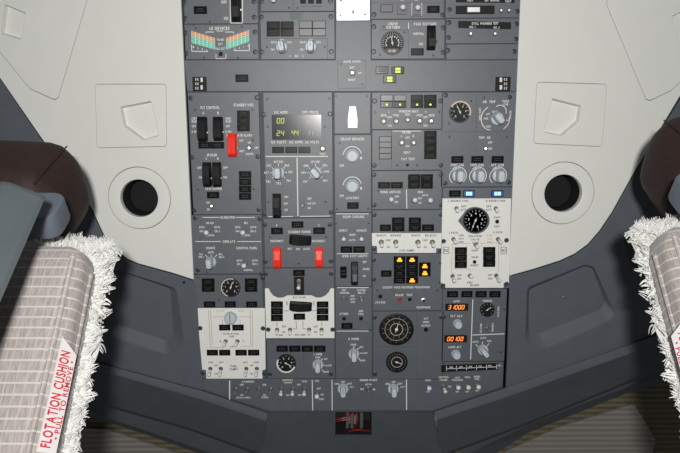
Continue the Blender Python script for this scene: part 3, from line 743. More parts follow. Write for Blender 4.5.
m.t(352.5, 197.9, 'LAVATORY', 13, 2); m.ann(346.8, 202, 359, 209); m.screw((339.6, 143), (337, 209), (368, 208.6)); m.done()
m = Mod('narrow grey equipment cooling module with a shiny-faced guarded switch, centre column', (335, 212.9, 371.4, 286.5), cat='switch panel')
m.ln((336, 213.8), (368.5, 213.8), w=.8); m.t(353.6, 216.7, 'EQUIP COOLING', 21, 2.1); m.t(343.4, 230.5, 'SUPPLY', 8.6, 1.9); m.t(361.7, 230.5, 'EXHAUST', 10, 1.9); m.t(352.3, 234.8, 'NORM', 6, 1.8); m.t(352.2, 240, 'ALTN', 6, 1.8)
m.tog(343.7, 236.5, 0, -.35, 'white', ln=.012); m.tog(361.3, 236.5, 0, -.35, 'white', ln=.012)
m.ann(340.3, 246, 365.2, 252.8, 1, 2); m.ln((337, 253.7), (368.3, 253.7), w=.7); m.t(354.6, 256, 'EMER EXIT LIGHTS', 25, 1.9)
m.ann(339.8, 266, 347, 278.4)
m.guard(351, 261.4, 358, 284.4, lever=False, tall=.015)
mb = MB(); mb.box(-.0042, -.0075, .0042, .0065, .0135, .0165, .001); m.part('guard_lens', mb.mesh('x', 'bracket', False), 354.6, 275.6, label='glossy grey guard face')
m.t(364.6, 262, 'OFF', 4, 1.8); m.t(366, 269, 'ARMED', 7, 1.8); m.t(364.2, 276, 'ON', 3, 1.8); m.screw((335.9, 223.2), (368.6, 223.2)); m.done()
m = Mod('narrow grey belts sign module with attendant call buttons, centre column over the right wiper knob', (335.2, 287.2, 371.8, 330), cat='switch panel')
m.ln((337, 286.6+1), (368.6, 286.6+1), w=.8); m.t(344, 290, 'NO', 4, 1.7); m.t(344.6, 292.8, 'SMOKING', 9.4, 1.7); m.t(361.3, 290, 'FASTEN', 8.6, 1.7); m.t(361.5, 292.8, 'BELTS', 7, 1.7)
m.tog(343.9, 298.4, 0, -.35, 'metal', nut=2.7); m.tog(361.3, 298.4, .1, .1, 'metal', nut=2.7)
for k, s_ in enumerate(('OFF', 'AUTO', 'ON')): m.t(352.6, 296+3*k, s_, 5.2 if k == 1 else 4, 1.7)
m.t(343.8, 313.8, 'ATTEND', 9, 1.8); m.t(361, 311, 'GRD', 4.6, 1.8); m.t(361, 313.8, 'CALL', 5.6, 1.8); m.btn(344, 318.5, 1.5); m.btn(361, 318.4, 1.5)
m.ann(340.8, 322.4, 353, 329); m.done()
m = Mod('narrow grey right wiper module with one pale pointer knob, centre column bottom', (335.6, 330.8, 372, 378.6), cat='wiper panel')
m.ln((336.6, 331), (368.5, 331), w=.8); m.t(353.8, 339, 'R WIPER', 11, 2); m.t(353.6, 344.6, 'PARK', 6, 1.8); m.t(361.7, 347, 'INT', 3.6, 1.7); m.t(365, 353, 'LOW', 5, 1.7); m.t(362.4, 360.4, 'HIGH', 5.5, 1.7)
m.ln((353.8, 346), (353.8, 348.6)); m.ln((357, 349.6), (359.6, 347.6)); m.ln((359.6, 353.4), (362, 353)); m.ln((358, 357.8), (360, 359.6))
m.knob(353.8, 353.6, 5.6, 0); m.done()

# ================================================================== column 4
m = Mod('grey window heat module with four green dot lights over five toggles', (371.8, 92.4, 441.8, 129.2), cat='switch panel')
for i, x in enumerate((380.4, 393.6, 410.6, 423.9)):
    m.ann(x, 94.8, x+12.6, 101.2, leg=i > 1, gap=.3, m='lens' if i > 1 else 'lens_flash_sheen'); m.ann(x, 101.4, x+12.6, 108, lit={(0, 0): 'green_dot'}, gap=.3)
m.t(408.5, 111.3, 'WINDOW HEAT', 19, 2); m.t(389, 111.8, 'L', 1.2, 1.7); m.t(426, 111.8, 'R', 1.2, 1.7)
for x, s_ in ((383.5, 'SIDE'), (396, 'FWD'), (407.6, 'TEST'), (419.6, 'FWD'), (431.6, 'SIDE')): m.t(x, 115.3 if x != 407.6 else 114.6, s_, 5.5, 1.8)
for x in (389.6, 425.4): m.t(x, 117.2, 'OFF', 4.4, 1.7); m.t(x, 125.6, 'ON', 3.6, 1.7)
for x in (383.4, 396, 419.4, 431): m.tog(x, 121.2, .1 if x < 400 else -.1, -.15 if x < 400 else .2, 'metal', ln=.008, nut=2.9)
m.tog(407.4, 119.6, 0, -.25, 'metal', ln=.009, nut=2.9)
m.fast((374.6, 101), (440.4, 101)); m.screw((375.4, 112.4), (439.3, 112)); m.done()
m = Mod('grey probe heat module with four dark lights on each side of two toggles', (372, 130, 441.6, 170), cat='switch panel')
m.ann(379.2, 136.4, 391.3, 159, 4, 1, gap=.02, m='lens_flash_sheen'); m.ann(424, 130.8, 436.6, 159, 4, 1)
m.ln((392.6, 131), (421, 131), w=.7); m.t(406.5, 128.6-.6+2.6+1.8, 'PROBE', 8, 1.9); m.t(401.5, 136.2, 'A', 1.3, 1.7); m.t(407.5, 137.6, 'OFF', 4, 1.7); m.t(413.5, 136, 'B', 1.3, 1.7); m.t(407.4, 146.2, 'ON', 3.4, 1.7); m.t(407, 152.4, 'HEAT', 6.5, 2); m.t(408, 159, 'TAT TEST', 13.5, 2)
for x in (401.6, 413.4): m.tog(x, 142.6, 0, 0, 'metal', ln=.006, nut=2.9)
m.btn(407.4, 165, 1.1); m.ln((391.6, 131), (391.6, 169.5), w=.35, col='ink'); m.fast((374.2, 165.4), (440.8, 165.2)); m.screw((397.3, 165.2), (417, 165.2)); m.done()
m = Mod('grey anti-ice module with white ball switches, directly under the probe heat module', (372.2, 170.8, 441.8, 209.2), cat='switch panel')
m.ann(377.7, 181.8, 403, 188.5, 1, 2); m.ann(407.8, 174.2, 433, 188.6, 2, 2, gap=.25)
m.t(390.4, 192, 'WING ANTI-ICE', 20, 2); m.t(420.4, 192, 'ENG', 5, 1.8); m.t(425, 195.2, 'ANTI-ICE', 6, 1.6); m.t(396.8, 196.6, 'OFF', 4.4, 1.8); m.t(396.2, 202, 'ON', 3.6, 1.8); m.t(419.8, 198.4, 'OFF', 4, 1.6); m.t(419.8, 202.8, 'ON', 3, 1.6)
m.tog(390.8, 199.4, .1, .2, 'ball', ln=.008); m.ln((406.4, 189.5), (406.8, 208.4), w=.9)
m.tog(413.2, 200.6, .25, .4, 'ball'); m.tog(429.6, 200.6, -.1, .35, 'ball')
m.fast((374, 174.6), (374.2, 205), (440.8, 174.6), (441, 205)); m.screw((378, 190.5)); m.done()
m = Mod('grey hydraulic pump module with a white strip carrying four long white toggles', (372.4, 210, 442, 252.8), cat='hydraulic panel')
m.ann(379.6, 224.2, 391.2, 231.2); m.ann(391.8, 217.4, 404.4, 231.2, 2, 1, gap=.02); m.ann(408.6, 217.4, 421, 231.2, 2, 1, gap=.02); m.ann(421.6, 224.2, 434.2, 231)
m.patch([(371.8, 233), (441.8, 233), (441.8, 248), (436, 248.3), (436, 252.8), (377.2, 252.8), (377, 246), (372, 245.6)], 'plate_white', .0009, 'white_plate', label='white switch strip')
m.t(381.2, 235.3, 'ELEC2', 9, 1.6, col='ink', hz=H2); m.t(395.6, 235.3, 'ENG1', 10, 1.6, col='ink', hz=H2); m.t(416, 235.3, 'ENG2', 9, 1.6, col='ink', hz=H2); m.t(430.6, 235.3, 'ELEC1', 11, 1.6, col='ink', hz=H2)
for x in (381.2, 395.6, 417.8, 432.2): m.tog(x, 242, .05, -.55, 'white', ln=.013, nut=2.7)
for x in (388.2, 425): m.t(x, 240.2, 'OFF', 5, 1.6, col='ink', hz=H2); m.t(x, 247, 'ON', 3, 1.6, col='ink', hz=H2)
m.t(407, 250.4, 'HYD PUMPS', 15, 1.7, col='ink', hz=H2)
m.fast((374.2, 214.8), (374.2, 249), (441, 214.6), (440.6, 250.5)); m.done()
m = Mod('grey door warning and voice recorder module with glowing amber lights', (372.8, 253.6, 442.2, 310.6), cat='warning light panel')
m.ann(380.5, 270, 392, 276.8); OL = 'orange_lit'
m.ann(393.6, 256, 405.3, 283.4, 4, 1, lit={(0, 0): OL}, gap=.02); m.ann(406, 256, 418, 283.4, 4, 1, lit={(0, 0): OL, (3, 0): OL}, gap=.02); m.ann(418.8, 262.2, 430.6, 276.2, 2, 1, lit={(0, 0): OL, (1, 0): OL}, gap=.02)
m.t(406, 287.3, 'COCKPIT VOICE RECORDER MICROPHONE', 48, 1.8)
m.btn(380.3, 296.4, 1.6); m.t(380.3, 302.4, 'STATUS', 10, 1.8); m.t(399.4, 295, 'ERASE', 8, 1.8); m.btn(399.5, 299.2, 1.7, 'redbtn'); m.t(409.6, 295, 'TEST', 6, 1.8); m.btn(409.8, 299.3, 1.5)
mb = MB(); mb.lathe([(.0055, 0), (.0055, .0015), (.0044, .0022), (.0028, .0022), (.0026, .0002)], 20); jk = m.part('headphone_jack', mb.mesh('j', 'chrome', True), 423.6, 300.6, label='chrome headphone jack')
mb = MB(); mb.lathe([(.0026, .0001), (.0026, .0008)], 12); obj('jack_hole', mb.mesh('j', 'gap'), jk)
m.t(423.4, 307.3, 'HEADPHONE', 14, 1.8)
m.fast((373.8, 259.7), (373.8, 279.3), (441.4, 262.8), (441.2, 282)); m.screw((377, 290.2), (437, 290)); m.done()
m = Mod('grey cabin altitude module with a large double-ring dial above a smaller dial', (373.2, 311.4, 442.4, 379), cat='gauge panel')
g = m.gauge(396.4, 329.3, 17.8, n=14, bez='black', needle=75, nl=.35, sy=.95, nums=False, rings=((.66, .04), (.36, .06)), a0=270, a1=-64, marks='cream_dim')
gm = MB()
for i in range(10):
    a = 2*PI*i/10; gm.line((.0145*math.cos(a), .0138*math.sin(a)), (.0175*math.cos(a), .0166*math.sin(a)), .0008, .0012)
obj('dial_marks', gm.mesh('m', 'cream_dim'), g)
m.gauge(396.8, 362, 11.2, n=20, bez='black', needle=-20, nl=.5, nums=False, rings=((.5, .08),), a0=250, a1=-70, marks='cream_dim')
m.t(426, 318.5, 'ALT', 4.6, 1.8); m.t(426, 322, 'HORN', 6.4, 1.8); m.t(426, 325.6, 'CUTOUT', 9.4, 1.8); m.btn(426, 329.6, 1.7)
m.ln((377, 346.8), (416, 346.8), w=.35, col='ink'); m.ln((417, 312), (417.2, 378), w=.35, col='ink')
m.fast((374.6, 317.4), (375, 374), (441.4, 317)); m.done()

# ================================================================== column 5
m = Mod('grey air temperature module with a cream-arc gauge and a row of three pale knobs', (442.6, 92.4, 514, 186.6), cat='temperature panel')
m.gauge(459.8, 112, 10.3, n=10, bez='fast', arc=(-20, 150, .88, 1.02, 'cream'), needle=115, nl=.55)
m.ln((476.6, 94), (476.4, 131.6), w=.35, col='ink'); m.ln((444, 131.8), (512.5, 131.6), w=.35, col='ink')
m.t(484.8, 101.8, 'AIR', 4, 2); m.t(492.3, 101.8, 'TEMP', 6, 2); m.t(505.6, 101.2, 'PASS', 6, 1.9); m.t(505.8, 104.2, 'CAB', 4.6, 1.9)
m.knob(496.8, 118.6, 6.2, 42, m='knob')
m.arc(494, 118.5, 12.4, 120, 235, .8); m.ln((485.5, 129), (490.5, 130)); m.arc(500, 111.5, 6, -20, 130, .7); m.arc(499, 119.5, 10, -62, 15, .7); m.ln((506, 120.2), (509, 120))
m.t(488, 114.2, 'AFT', 4, 1.7); m.t(486, 118.6, 'FWD', 4.4, 1.7); m.t(495, 111.8, 'DUCT', 5, 1.7); m.t(501.7, 114.4, 'R', 3, 1.7); m.t(488.4, 126.6, 'CONT', 5, 1.7); m.t(480, 114, 'SUPPLY DUCT', 12, 1.6, 90); m.t(510.3, 114.6, 'PACK', 8, 1.7, 90)
m.t(481.6, 137.6, 'TRIM', 5.4, 1.9); m.t(488.6, 137.6, 'AIR', 3.6, 1.9); m.t(490, 142.5, 'OFF', 4, 1.8); m.t(490, 148.6, 'ON', 3.6, 1.8)
m.tog(485.8, 149, -.6, .3, 'metal', ln=.010)
for x, s_ in ((457.2, 'CONT CAB'), (477.2, 'FWD CAB'), (497.4, 'AFT CAB')):
    m.ann(x-6.2, 155.9, x+6.3, 163); m.t(x, 165, s_, 13, 2)
    m.knob(x+1, 175.6, 6.4, 0); m.arc(x+.6, 175.5, 8.4, -50, 130, .7); m.arc(x, 176.5, 7.6, 90, 232, .7)
    m.t(x+.5, 168.8, 'AUTO', 5.6, 1.5)
m.fast((445.6, 95.2), (509.5, 97.2), (445, 183.2), (508.6, 182.4)); m.screw((449, 123.4), (449.4, 136.8), (506.5, 137), (484, 97.8), (471, 101)); m.done()
m = Mod('bleed air module with two blue lights over a tall white plate and teardrop gauge', (442.8, 187.6, 512, 288.4), cat='bleed air panel')
BL = 'blue_lit'
m.ann(448.7, 190, 461, 197); m.ann(462.8, 190, 474.8, 197, lit={(0, 0): BL}); m.ann(491, 190, 503.4, 197, lit={(0, 0): BL})
m.patch([(442.4, 198.4), (511, 198.4), (508.8, 283), (503.4, 283.3), (503.4, 287.6), (445.3, 287.6), (445, 283.6), (440.6, 283.2)], 'plate_white', .0009, 'white_plate', label='tall white bleed-air plate')
tp = [(457.8, 220.8)]+[(475+14.4*math.cos(math.radians(a)), 220.2-13.4*math.sin(math.radians(a))) for a in range(128, -129, -8)]
m.patch(tp, 'shell', .0022, 'gauge_surround', label='grey teardrop gauge surround')
def raise_(o, z): o.location.z += z
g = m.gauge(475.2, 220.2, 12.2, n=16, bez='black', needle=248, nl=.55, marks='plate_white', a0=250, a1=-70); raise_(g, .0016)
g2 = m.t
K = dict(col='ink', hz=H2)
m.t(458, 200.8, 'L RECIRC FAN', 20, 1.6, **K); m.t(495.5, 200.8, 'R RECIRC FAN', 19, 1.6, **K)
for x, d in ((456.3, 1), (495.6, -1)):
    m.tog(x, 208.4, 0, -.4, 'white', ln=.011); m.t(x+d*7, 206.3, 'OFF', 5, 1.6, **K); m.t(x+d*7, 209.6, 'AUTO', 6, 1.6, **K)
m.t(497, 217.3, 'OVHT', 6.5, 1.6, **K); m.btn(497, 221.5, 1.7); m.t(496.8, 226.4, 'TEST', 6.5, 1.6, **K)
m.t(453.5, 232.6, 'L PACK', 9, 1.7, **K); m.t(498, 232.2, 'R PACK', 9, 1.7, **K); m.t(475, 236, 'ISOLATION', 13, 1.6, **K); m.t(475, 239.4, 'VALVE', 8, 1.6, **K); m.t(475.2, 242.6, 'CLOSE', 7, 1.5, **K)
for x, d in ((453, 1), (497.6, -1)):
    m.tog(x+.2, 239, .35, -.5, 'white', ln=.012)
    for k, s_ in enumerate(('OFF', 'AUTO', 'HIGH')): m.t(x+d*8, 235.4+3.2*k, s_, 5, 1.5, col='ink' if d > 0 else 'tan', hz=H2)
m.tog(475.4, 244.6, .2, -.3, 'white', ln=.011)
for a_ in (((452.5, 249), (452.5, 243.8), (470, 243.2)), ((452.3, 249), (451, 272), (454, 274)), ((453.5, 268.5), (470, 268.8), (470, 272)), ((480, 243.2), (498.5, 242.6), (498.6, 269), (497.4, 272)), ((481, 243.5), (481.5, 247)), ((466.8, 245.6), (466.8, 247))): m.ln(*a_, w=.5, col='tan', hz=H2)
for x, c in ((446, 'L'), (503.6, 'R')):
    m.ln((x-2.8, 247), (x+2.8, 247), (x+2.8, 253.6), (x-2.8, 253.6), (x-2.8, 247), w=.5, **K); m.t(x, 250.2, 'BLEED'[:3], 4, 2.2, **K)
m.ann(454.6, 247, 466.8, 268, 3, 1, gap=.02); m.ann(482.8, 246.8, 495.2, 266.8, 3, 1, gap=.02)
m.t(474.6, 257.2, 'TRIP', 7, 1.6, **K); m.btn(474.4, 261.8, 1.6); m.t(474.4, 265.2, 'RESET', 8, 1.6, **K); m.t(474.3, 250.4, 'OPEN', 6, 1.5, **K)
m.tog(452.4, 276, .1, -.75, 'white', ln=.014); m.tog(496, 275.4, .3, -.7, 'white', ln=.015); m.tog(469.6, 275.4, .25, .1, 'white', ln=.010)
m.t(459.4, 275.2, 'OFF', 4.6, 1.6, **K); m.t(458.8, 278.6, 'ON', 4, 1.6, **K); m.t(489.8, 275, 'OFF', 4.6, 1.6, **K); m.t(490, 278.4, 'ON', 4, 1.6, **K); m.t(469.5, 282.4, 'APU', 5.4, 2, **K); m.t(474.5, 285, 'BLEED', 9, 1.6, **K)
for (x, y) in ((443.6, 241.2), (506.4, 240.2), (443, 285.8), (506.4, 283.8)):
    mb = MB(); mb.lathe([(.0042, .0003), (.0042, .0014), (.0034, .0019), (.002, .0016)], 16); m.part('fastener', mb.mesh('f', 'fast', True), x, y)
m.done()
m = Mod('grey cabin pressure module with two orange digital readouts and pale selector knobs', (442.8, 289.2, 504.4, 361), cat='pressure panel')
for x in (446.4, 460.8, 475, 488.8): m.ann(x, 290.6, x+12, 297.4)
for (x0, y0, x1, y1, s_) in ((445.4, 303.6, 468, 310.4, '31000'), (444.3, 335.2, 466.8, 342, '00100')):
    mb = MB(); a = m.l(x0, y0); b = m.l(x1, y1); mb.box(a[0], b[1], b[0], a[1], HT-.001, HT+.0016, .0004); d = obj('display', mb.mesh('d', 'black'), m.e, label='black readout showing '+s_)
    mb = MB(); seg(mb, s_, m.l(x0+10.8, (y0+y1)/2), 17*S, 4.0*S, HT+.0018, .2); obj('digits', mb.mesh('d', 'digit_orange'), d, label='glowing orange digits')
m.t(456.5, 301.3, 'AUTO', 6.6, 1.9); m.t(456.6, 316, 'FLT ALT', 12, 1.9); m.rknob(457.4, 323.6, 4.4, .012); m.t(454.8, 347, 'LAND ALT', 13.4, 1.9); m.rknob(455.8, 354, 4.4, .012)
m.ln((472.8, 299.4), (470.6, 359.4), w=.9); m.ln((472.4, 335), (504.4, 333.8), w=.9); m.t(487.6, 300.8, 'MANUAL', 9.4, 1.9); m.t(498.3, 311.8, 'VALVE OPEN', 11, 1.5, 90)
m.gauge(487.2, 309.6, 7.4, n=8, bez='black', needle=35, nl=.6, nums=False)
m.tog(487.4, 328.6, .2, -.3, 'metal', nut=2.4); m.t(480.8, 328.2, 'CLOSE', 10, 1.5, 90); m.t(492.6, 327.6, 'OPEN', 9, 1.5, 90)
m.t(483, 337.9, 'ALTN', 6, 1.8); m.t(475.4, 341.8, 'AUTO', 6, 1.8); m.t(489, 341, 'MAN', 4.4, 1.8); m.ln((482.4, 341.5), (482.4, 344.4)); m.ln((475.5, 344.4), (478, 346.6)); m.ln((489, 343.4), (487, 346))
m.knob(482.8, 349.6, 5.4, 38); m.fast((443.8, 317)); m.screw((504, 309.5), (501, 352)); m.done()

# ================================================================== bottom strip
bp = [(202.7, 379.2), (443, 379.8), (443.3, 362), (503.6, 362), (502.8, 386.6), (433.8, 410), (268.4, 410.8), (203.4, 389.6)]
m = Mod('long grey exterior lights and engine start strip along the pointed bottom of the panel', poly=bp, name='switch_strip', cat='switch panel')
m.patch([(441.2, 365.2), (497.6, 363), (497.8, 369.6), (441.2, 372)], 'black', .0008, 'placard', label='black altitude placard')
m.ln((446, 368.6), (496, 366.6), w=.6, hz=.001)
for i in range(6): m.ln((446.4+10*i, 365.8-.3*i), (446.4+10*i, 370.6-.35*i), w=.6, hz=.001); m.t(451.5+9.6*i, 367-.35*i, '%dK' % (i*2+1), 4, 1.3, hz=.001)
m.ln((229.6, 380.6), (229.6, 399.4), w=1.2); m.t(248, 381.6, 'LANDING', 12, 1.7)
for x in (235.8, 247.2, 258.8, 270.6): m.tog(x, 389.4, 0, -.5, 'metal', nut=2.5, ln=.013)
for x in (241.8, 264.4): m.t(x, 384.8, 'OFF', 4, 1.7); m.t(x, 395, 'ON', 3, 1.6)
m.t(243.4, 397.6, 'RETRACTABLE', 14.5, 1.5); m.t(265, 397.4, 'FIXED', 7, 1.6)
for x in (281.4, 292.8, 304.4): m.tog(x, 389.3, 0, -.6, 'white', nut=2.4, ln=.012)
m.t(287.8, 380, 'RUNWAY', 10.6, 1.6); m.t(287.8, 382.6, 'TURNOFF', 9, 1.5); m.t(298.8, 384.6, 'OFF', 3.6, 1.6); m.t(304.4, 381.4, 'TAXI', 5.4, 1.7); m.t(287.8, 395, 'ON', 3, 1.6); m.t(299.4, 395, 'ON', 3, 1.6)
m.ln((312.2, 379.8), (312.7, 410.4), w=.9); m.ln((332, 379.8), (332.2, 410.4), w=.9); m.t(317, 381, 'APU', 4.4, 1.8); m.t(318.8, 388.6, 'OFF', 4, 1.8); m.t(322, 394.5, 'ON', 3, 1.7); m.t(321.5, 399.2, 'START', 5.6, 1.7)
m.tog(317, 394.6, 0, -.05, 'ball', ln=.008)
m.knob(343, 388.5, 5.6, 0, dark=True); m.knob(393.2, 388.5, 5.6, 0)
for cx in (343, 393.6):
    m.t(cx-6, 383.8, 'GRD', 4.6, 1.7); m.t(cx, 382, 'OFF', 4, 1.7); m.t(cx+6.4, 383.6, 'CONT', 5.4, 1.7); m.t(cx+9, 387, 'FLT', 4, 1.6); m.ln((cx, 383.4), (cx, 385)); m.ln((cx-4.4, 384.6), (cx-3, 386)); m.ln((cx+4.4, 384.6), (cx+3, 386))
m.t(368.6, 380, 'ENGINE START', 18, 1.9); m.t(368.4, 384.4, 'BOTH', 6, 1.6); m.t(362, 389, 'IGN', 3.4, 1.7); m.t(374.4, 389.4, 'R', 3, 1.7); m.tog(368.5, 389, 0, .2, 'metal', nut=2.8, ln=.013)
m.ln((406.4, 379.4), (406.6, 409.8), w=1)
m.t(428, 378.6+1.6, 'LOGO', 6, 1.7); m.t(443.4, 377.2, 'POSITION', 10, 1.6); m.t(443.4, 380, 'STROBE', 8, 1.6); m.t(457.4, 377.6, 'ANTI', 5, 1.5); m.t(457.4, 380, 'COLLISION', 11, 1.5); m.t(467.4, 377.2, 'WING', 5.6, 1.6); m.t(477, 376.6, 'WHEEL', 7, 1.6); m.t(477, 379, 'WELL', 5.4, 1.6)
for x, y in ((428, 386.8), (457, 386.2), (467, 386), (477, 385.6)): m.tog(x, y, .35, .15, 'ball', nut=2.2, ln=.008); m.t(x, 391.6 if x < 470 else 390.6, 'ON', 3.2, 1.5)
m.tog(443.6, 386.6, .15, -.6, 'white', nut=2.5, ln=.012); m.t(449.6, 386.6, 'OFF', 4, 1.5)
m.done()
# ================================================================== ceiling liner, trims, cowl
HL = .006
oc = P(351, 200, HL); oc.z = 0
def C(px, py, h=HL): p = P(px, py, h)-oc; return (p.x, p.y)
def CP(pts, h=HL): return [C(p[0], p[1], h) for p in pts]
LB_L = [(0, 78), (40, 136), (92, 209), (103, 233), (109, 243), (117, 251), (127.6, 258.8), (138, 263.4), (173, 273), (193.6, 279.6)]   # liner edge, left
LB_R = [(508.9, 275.8), (535, 268.5), (560, 260.5), (575, 253.5), (588, 244), (600, 230), (612, 212), (632, 176), (680, 96)]
left_out = [(-160, -150), (178, -150), (179.3, -30)]+[(193.6, 279.6)]+LB_L[::-1][1:]+[(-160, -150+10)]
left_out = [(-260, -170), (173.5, -170), (193.6, 279.6)]+LB_L[::-1][1:]+[(-260, -290+10)]
left_out = [(-300, -170), (173.2, -170), (193.6, 279.6)]+LB_L[::-1][1:]+[(-170, -160)]
right_out = [(527.6, -170), (508.9, 275.8)]+LB_R[1:]+[(840, -170)]
grL = rnd([(118, -105), (58, 98.5), (54, 100), (29.5, 89), (0, 53), (-90, -60), (-90, -105)], [5, 5, 3, 6, 6, 5, 5])
grR = rnd([(566, -105), (607.5, -4), (606.4, 4), (646, 99.5), (650.5, 100.8), (672, 90.5), (690, 74), (790, -60), (790, -105)], [5, 5, 5, 3, 3, 6, 6, 5, 5])
padL = rnd([(94.7, 84), (166, 84), (166.6, 146.6), (96.6, 148)], 4)
padR = rnd([(537, 82), (607.4, 84), (602.6, 146.8), (533.6, 143.6)], 4)
portL = (139.2, 198.3); portR = (563.2, 193.3); PR = .0555
def ring_poly(c, r): x, y = C(*c); return circ((x, y), r, 64)
mb = MB()
curve_plate(mb, [CP(left_out), CP(grL), CP(padL), ring_poly(portL, PR)], -.004, HL, .0009)
curve_plate(mb, [CP(right_out), CP(grR), CP(padR), ring_poly(portR, PR)], -.004, HL, .0009)
# backing skin above the seams
mb.prism(CP([(-300, -170), (170, -170), (190, 80), (150, 60), (80, 165), (0, 70)]), -.016, -.0045) if False else None
struct('ceiling', mb.mesh('ceiling', 'liner', True), oc)
def insert(poly, pk, name, label, cat, group=None):
    cx = sum(p[0] for p in poly)/len(poly); cy = sum(p[1] for p in poly)/len(poly)
    o = P(cx, cy, HL); o.z = 0; e = thing(name, label, cat, o, group)
    pl = [(P(*p, HL)-o) for p in poly]; pl = [(p.x, p.y) for p in pl]
    pkl = [(P(*p, HL)-o) for p in pk]; pkl = [(p.x, p.y) for p in pkl]; pkl = rnd(pkl, .0025, 3)
    mb = MB(); curve_plate(mb, [inset(pl, .0009 if cat == 'ceiling cover' else .0004), pkl], -.004, HL, .0009)
    obj('cover', mb.mesh('cover', 'liner', True), e)
    mb = MB(); pocket(mb, pkl, HL-.0008, HL-.011, .0018)
    obj('pull_recess', mb.mesh('pull_recess', 'liner', False), e)
insert(grL, [(4, 4), (25.5, 13), (20.5, 39.5), (0, 33)], 'ceiling_cover', 'large white pentagonal ceiling cover at the top left, with a small slanted recess', 'ceiling cover', 'large ceiling covers')
insert(grR, [(672, 16.5), (682, 11), (705, 20), (700, 45), (679, 41)], 'ceiling_cover', 'large white pentagonal ceiling cover at the top right corner', 'ceiling cover', 'large ceiling covers')
insert(padL, [(120, 107), (151, 101), (158.5, 135.6), (143, 140), (123.5, 125.5)], 'access_cover', 'squarish white cover with a five-sided recess, left of the overhead panel', 'access cover', 'square access covers')
insert(padR, [(552.3, 98.5), (581.3, 105.8), (579.2, 121), (562, 135.8), (544, 132.2)], 'access_cover', 'squarish white cover with a five-sided recess, right of the overhead panel', 'access cover', 'square access covers')
for c, lab in ((portL, 'round white ring with a dark open hole, in the ceiling left of the overhead panel'), (portR, 'round white ring with a dark open hole, in the ceiling right of the overhead panel')):
    o = P(*c, HL); o.z = 0; e = thing('air_outlet', lab, 'air outlet', o, 'round ceiling outlets')
    mb = MB(); prof = [(PR-.0008, -.003), (PR-.0008, HL-.0008), (PR-.0018, HL+.0004), (.0368, HL+.0012), (.0335, HL+.0004), (.0328, HL-.004), (.0328, -.004)]
    mb.lathe(prof, 64, cap=False); obj('outlet_ring', mb.mesh('r', 'liner', True), e)
    mb = MB(); mb.lathe([(.0327, -.004), (.0327, -.055)], 48, cap=False); mb.lathe([(.0327, -.055), (.001, -.055)], 48); mb.f = [f[::-1] for f in mb.f]; obj('duct', mb.mesh('d', 'gap', True), e, label='black duct behind the hole')
    mb = MB(); mb.lathe([(.0325, -.040), (.030, -.036), (.001, -.036)], 32); obj('hole_dark', mb.mesh('d', 'black', True), e)  # flat black disc, the darkness inside the hole put into its colour
# skin above the ceiling (dark void behind the seams)
mb = MB(); mb.prism([C(p[0], p[1], -.06) for p in [(-400, -250), (1100, -250), (1100, 150), (640, 345), (440, 415), (250, 415), (60, 360), (-400, 220)]], -.075, -.06); struct('ceiling_skin', mb.mesh('skin', 'gap'), oc).name = 'ceiling.001'

# grey side trims ---------------------------------------------------
recL = rnd([(100, 268), (121, 270.8), (176, 288.5), (184, 342), (168, 355), (90, 330), (94, 300)], [5, 6, 8, 10, 8, 8, 5], 6)
recR = rnd([(527.5, 287.5), (584.6, 265), (593.5, 266.5), (615, 312.5), (610, 320.5), (545, 349), (525.5, 343)], [7, 8, 7, 9, 8, 11, 10], 6)
recR2 = rnd([(622, 238), (655, 196), (720, 170), (760, 260), (650, 272), (632, 268)], 6, 5)
gL = [(-300, -178), (-172, -168), (-1, 78)]+[(p[0]-.7, p[1]+1.2) for p in LB_L[1:]]+[(194.6, 282), (203.3, 381), (203.5, 390.8), (100, 363), (-120, 283.6), (-300, 222)]
gR = [(510, 276.6)]+[(p[0]+.7, p[1]+1.2) for p in LB_R[1:-1]]+[(682, 97), (840, -172), (980, -172), (980, 200), (760, 290), (640, 340.8), (505.8, 387.8), (507.2, 358)]
HG = .0055
recLf = rnd([(100, 269), (121, 271.6), (170.5, 288.5), (173.5, 336.5), (165.5, 340.5), (92, 315), (95, 300)], [5, 6, 6, 8, 6, 8, 5], 6)
recRf = rnd([(529, 289.5), (584.6, 266.2), (592.6, 268.3), (604.8, 302), (600.5, 309.3), (538, 334), (528.5, 330)], [5, 7, 6, 7, 6, 8, 7], 6)
def pocket2(mb, outer, floor, zt, zf):
    n = len(outer); s = sum(outer[i][0]*outer[(i+1) % n][1]-outer[(i+1) % n][0]*outer[i][1] for i in range(n))
    if s < 0: outer = outer[::-1]; floor = floor[::-1]
    mb.add([(p[0], p[1], zt) for p in outer]+[(p[0], p[1], zf) for p in floor], [(i, n+i, n+(i+1) % n, (i+1) % n) for i in range(n)])
    mb.add([(p[0], p[1], zf) for p in floor], [tuple(range(n))])
for nm, g, recs in (('trim_1', gL, [(recL, .012, .016)]), ('trim_2', gR, [(recR, .010, .016), (recR2, .010, .012)])):
    mb = MB(); rp = [CP(r[0], HG) for r in recs]
    curve_plate(mb, [CP(g, HG)]+rp, -.004, HG, .001)
    for r, ins, dep in [(a, b[1], b[2]) for a, b in zip(rp, recs)]:
        if r is rp[0]: pocket2(mb, r, CP(recLf if nm == 'trim_1' else recRf, HG-.010), HG-.001, HG-.010)
        else: pocket(mb, r, HG-.001, HG-dep, ins*.55)
    struct(nm, mb.mesh(nm, 'trim', True), oc)
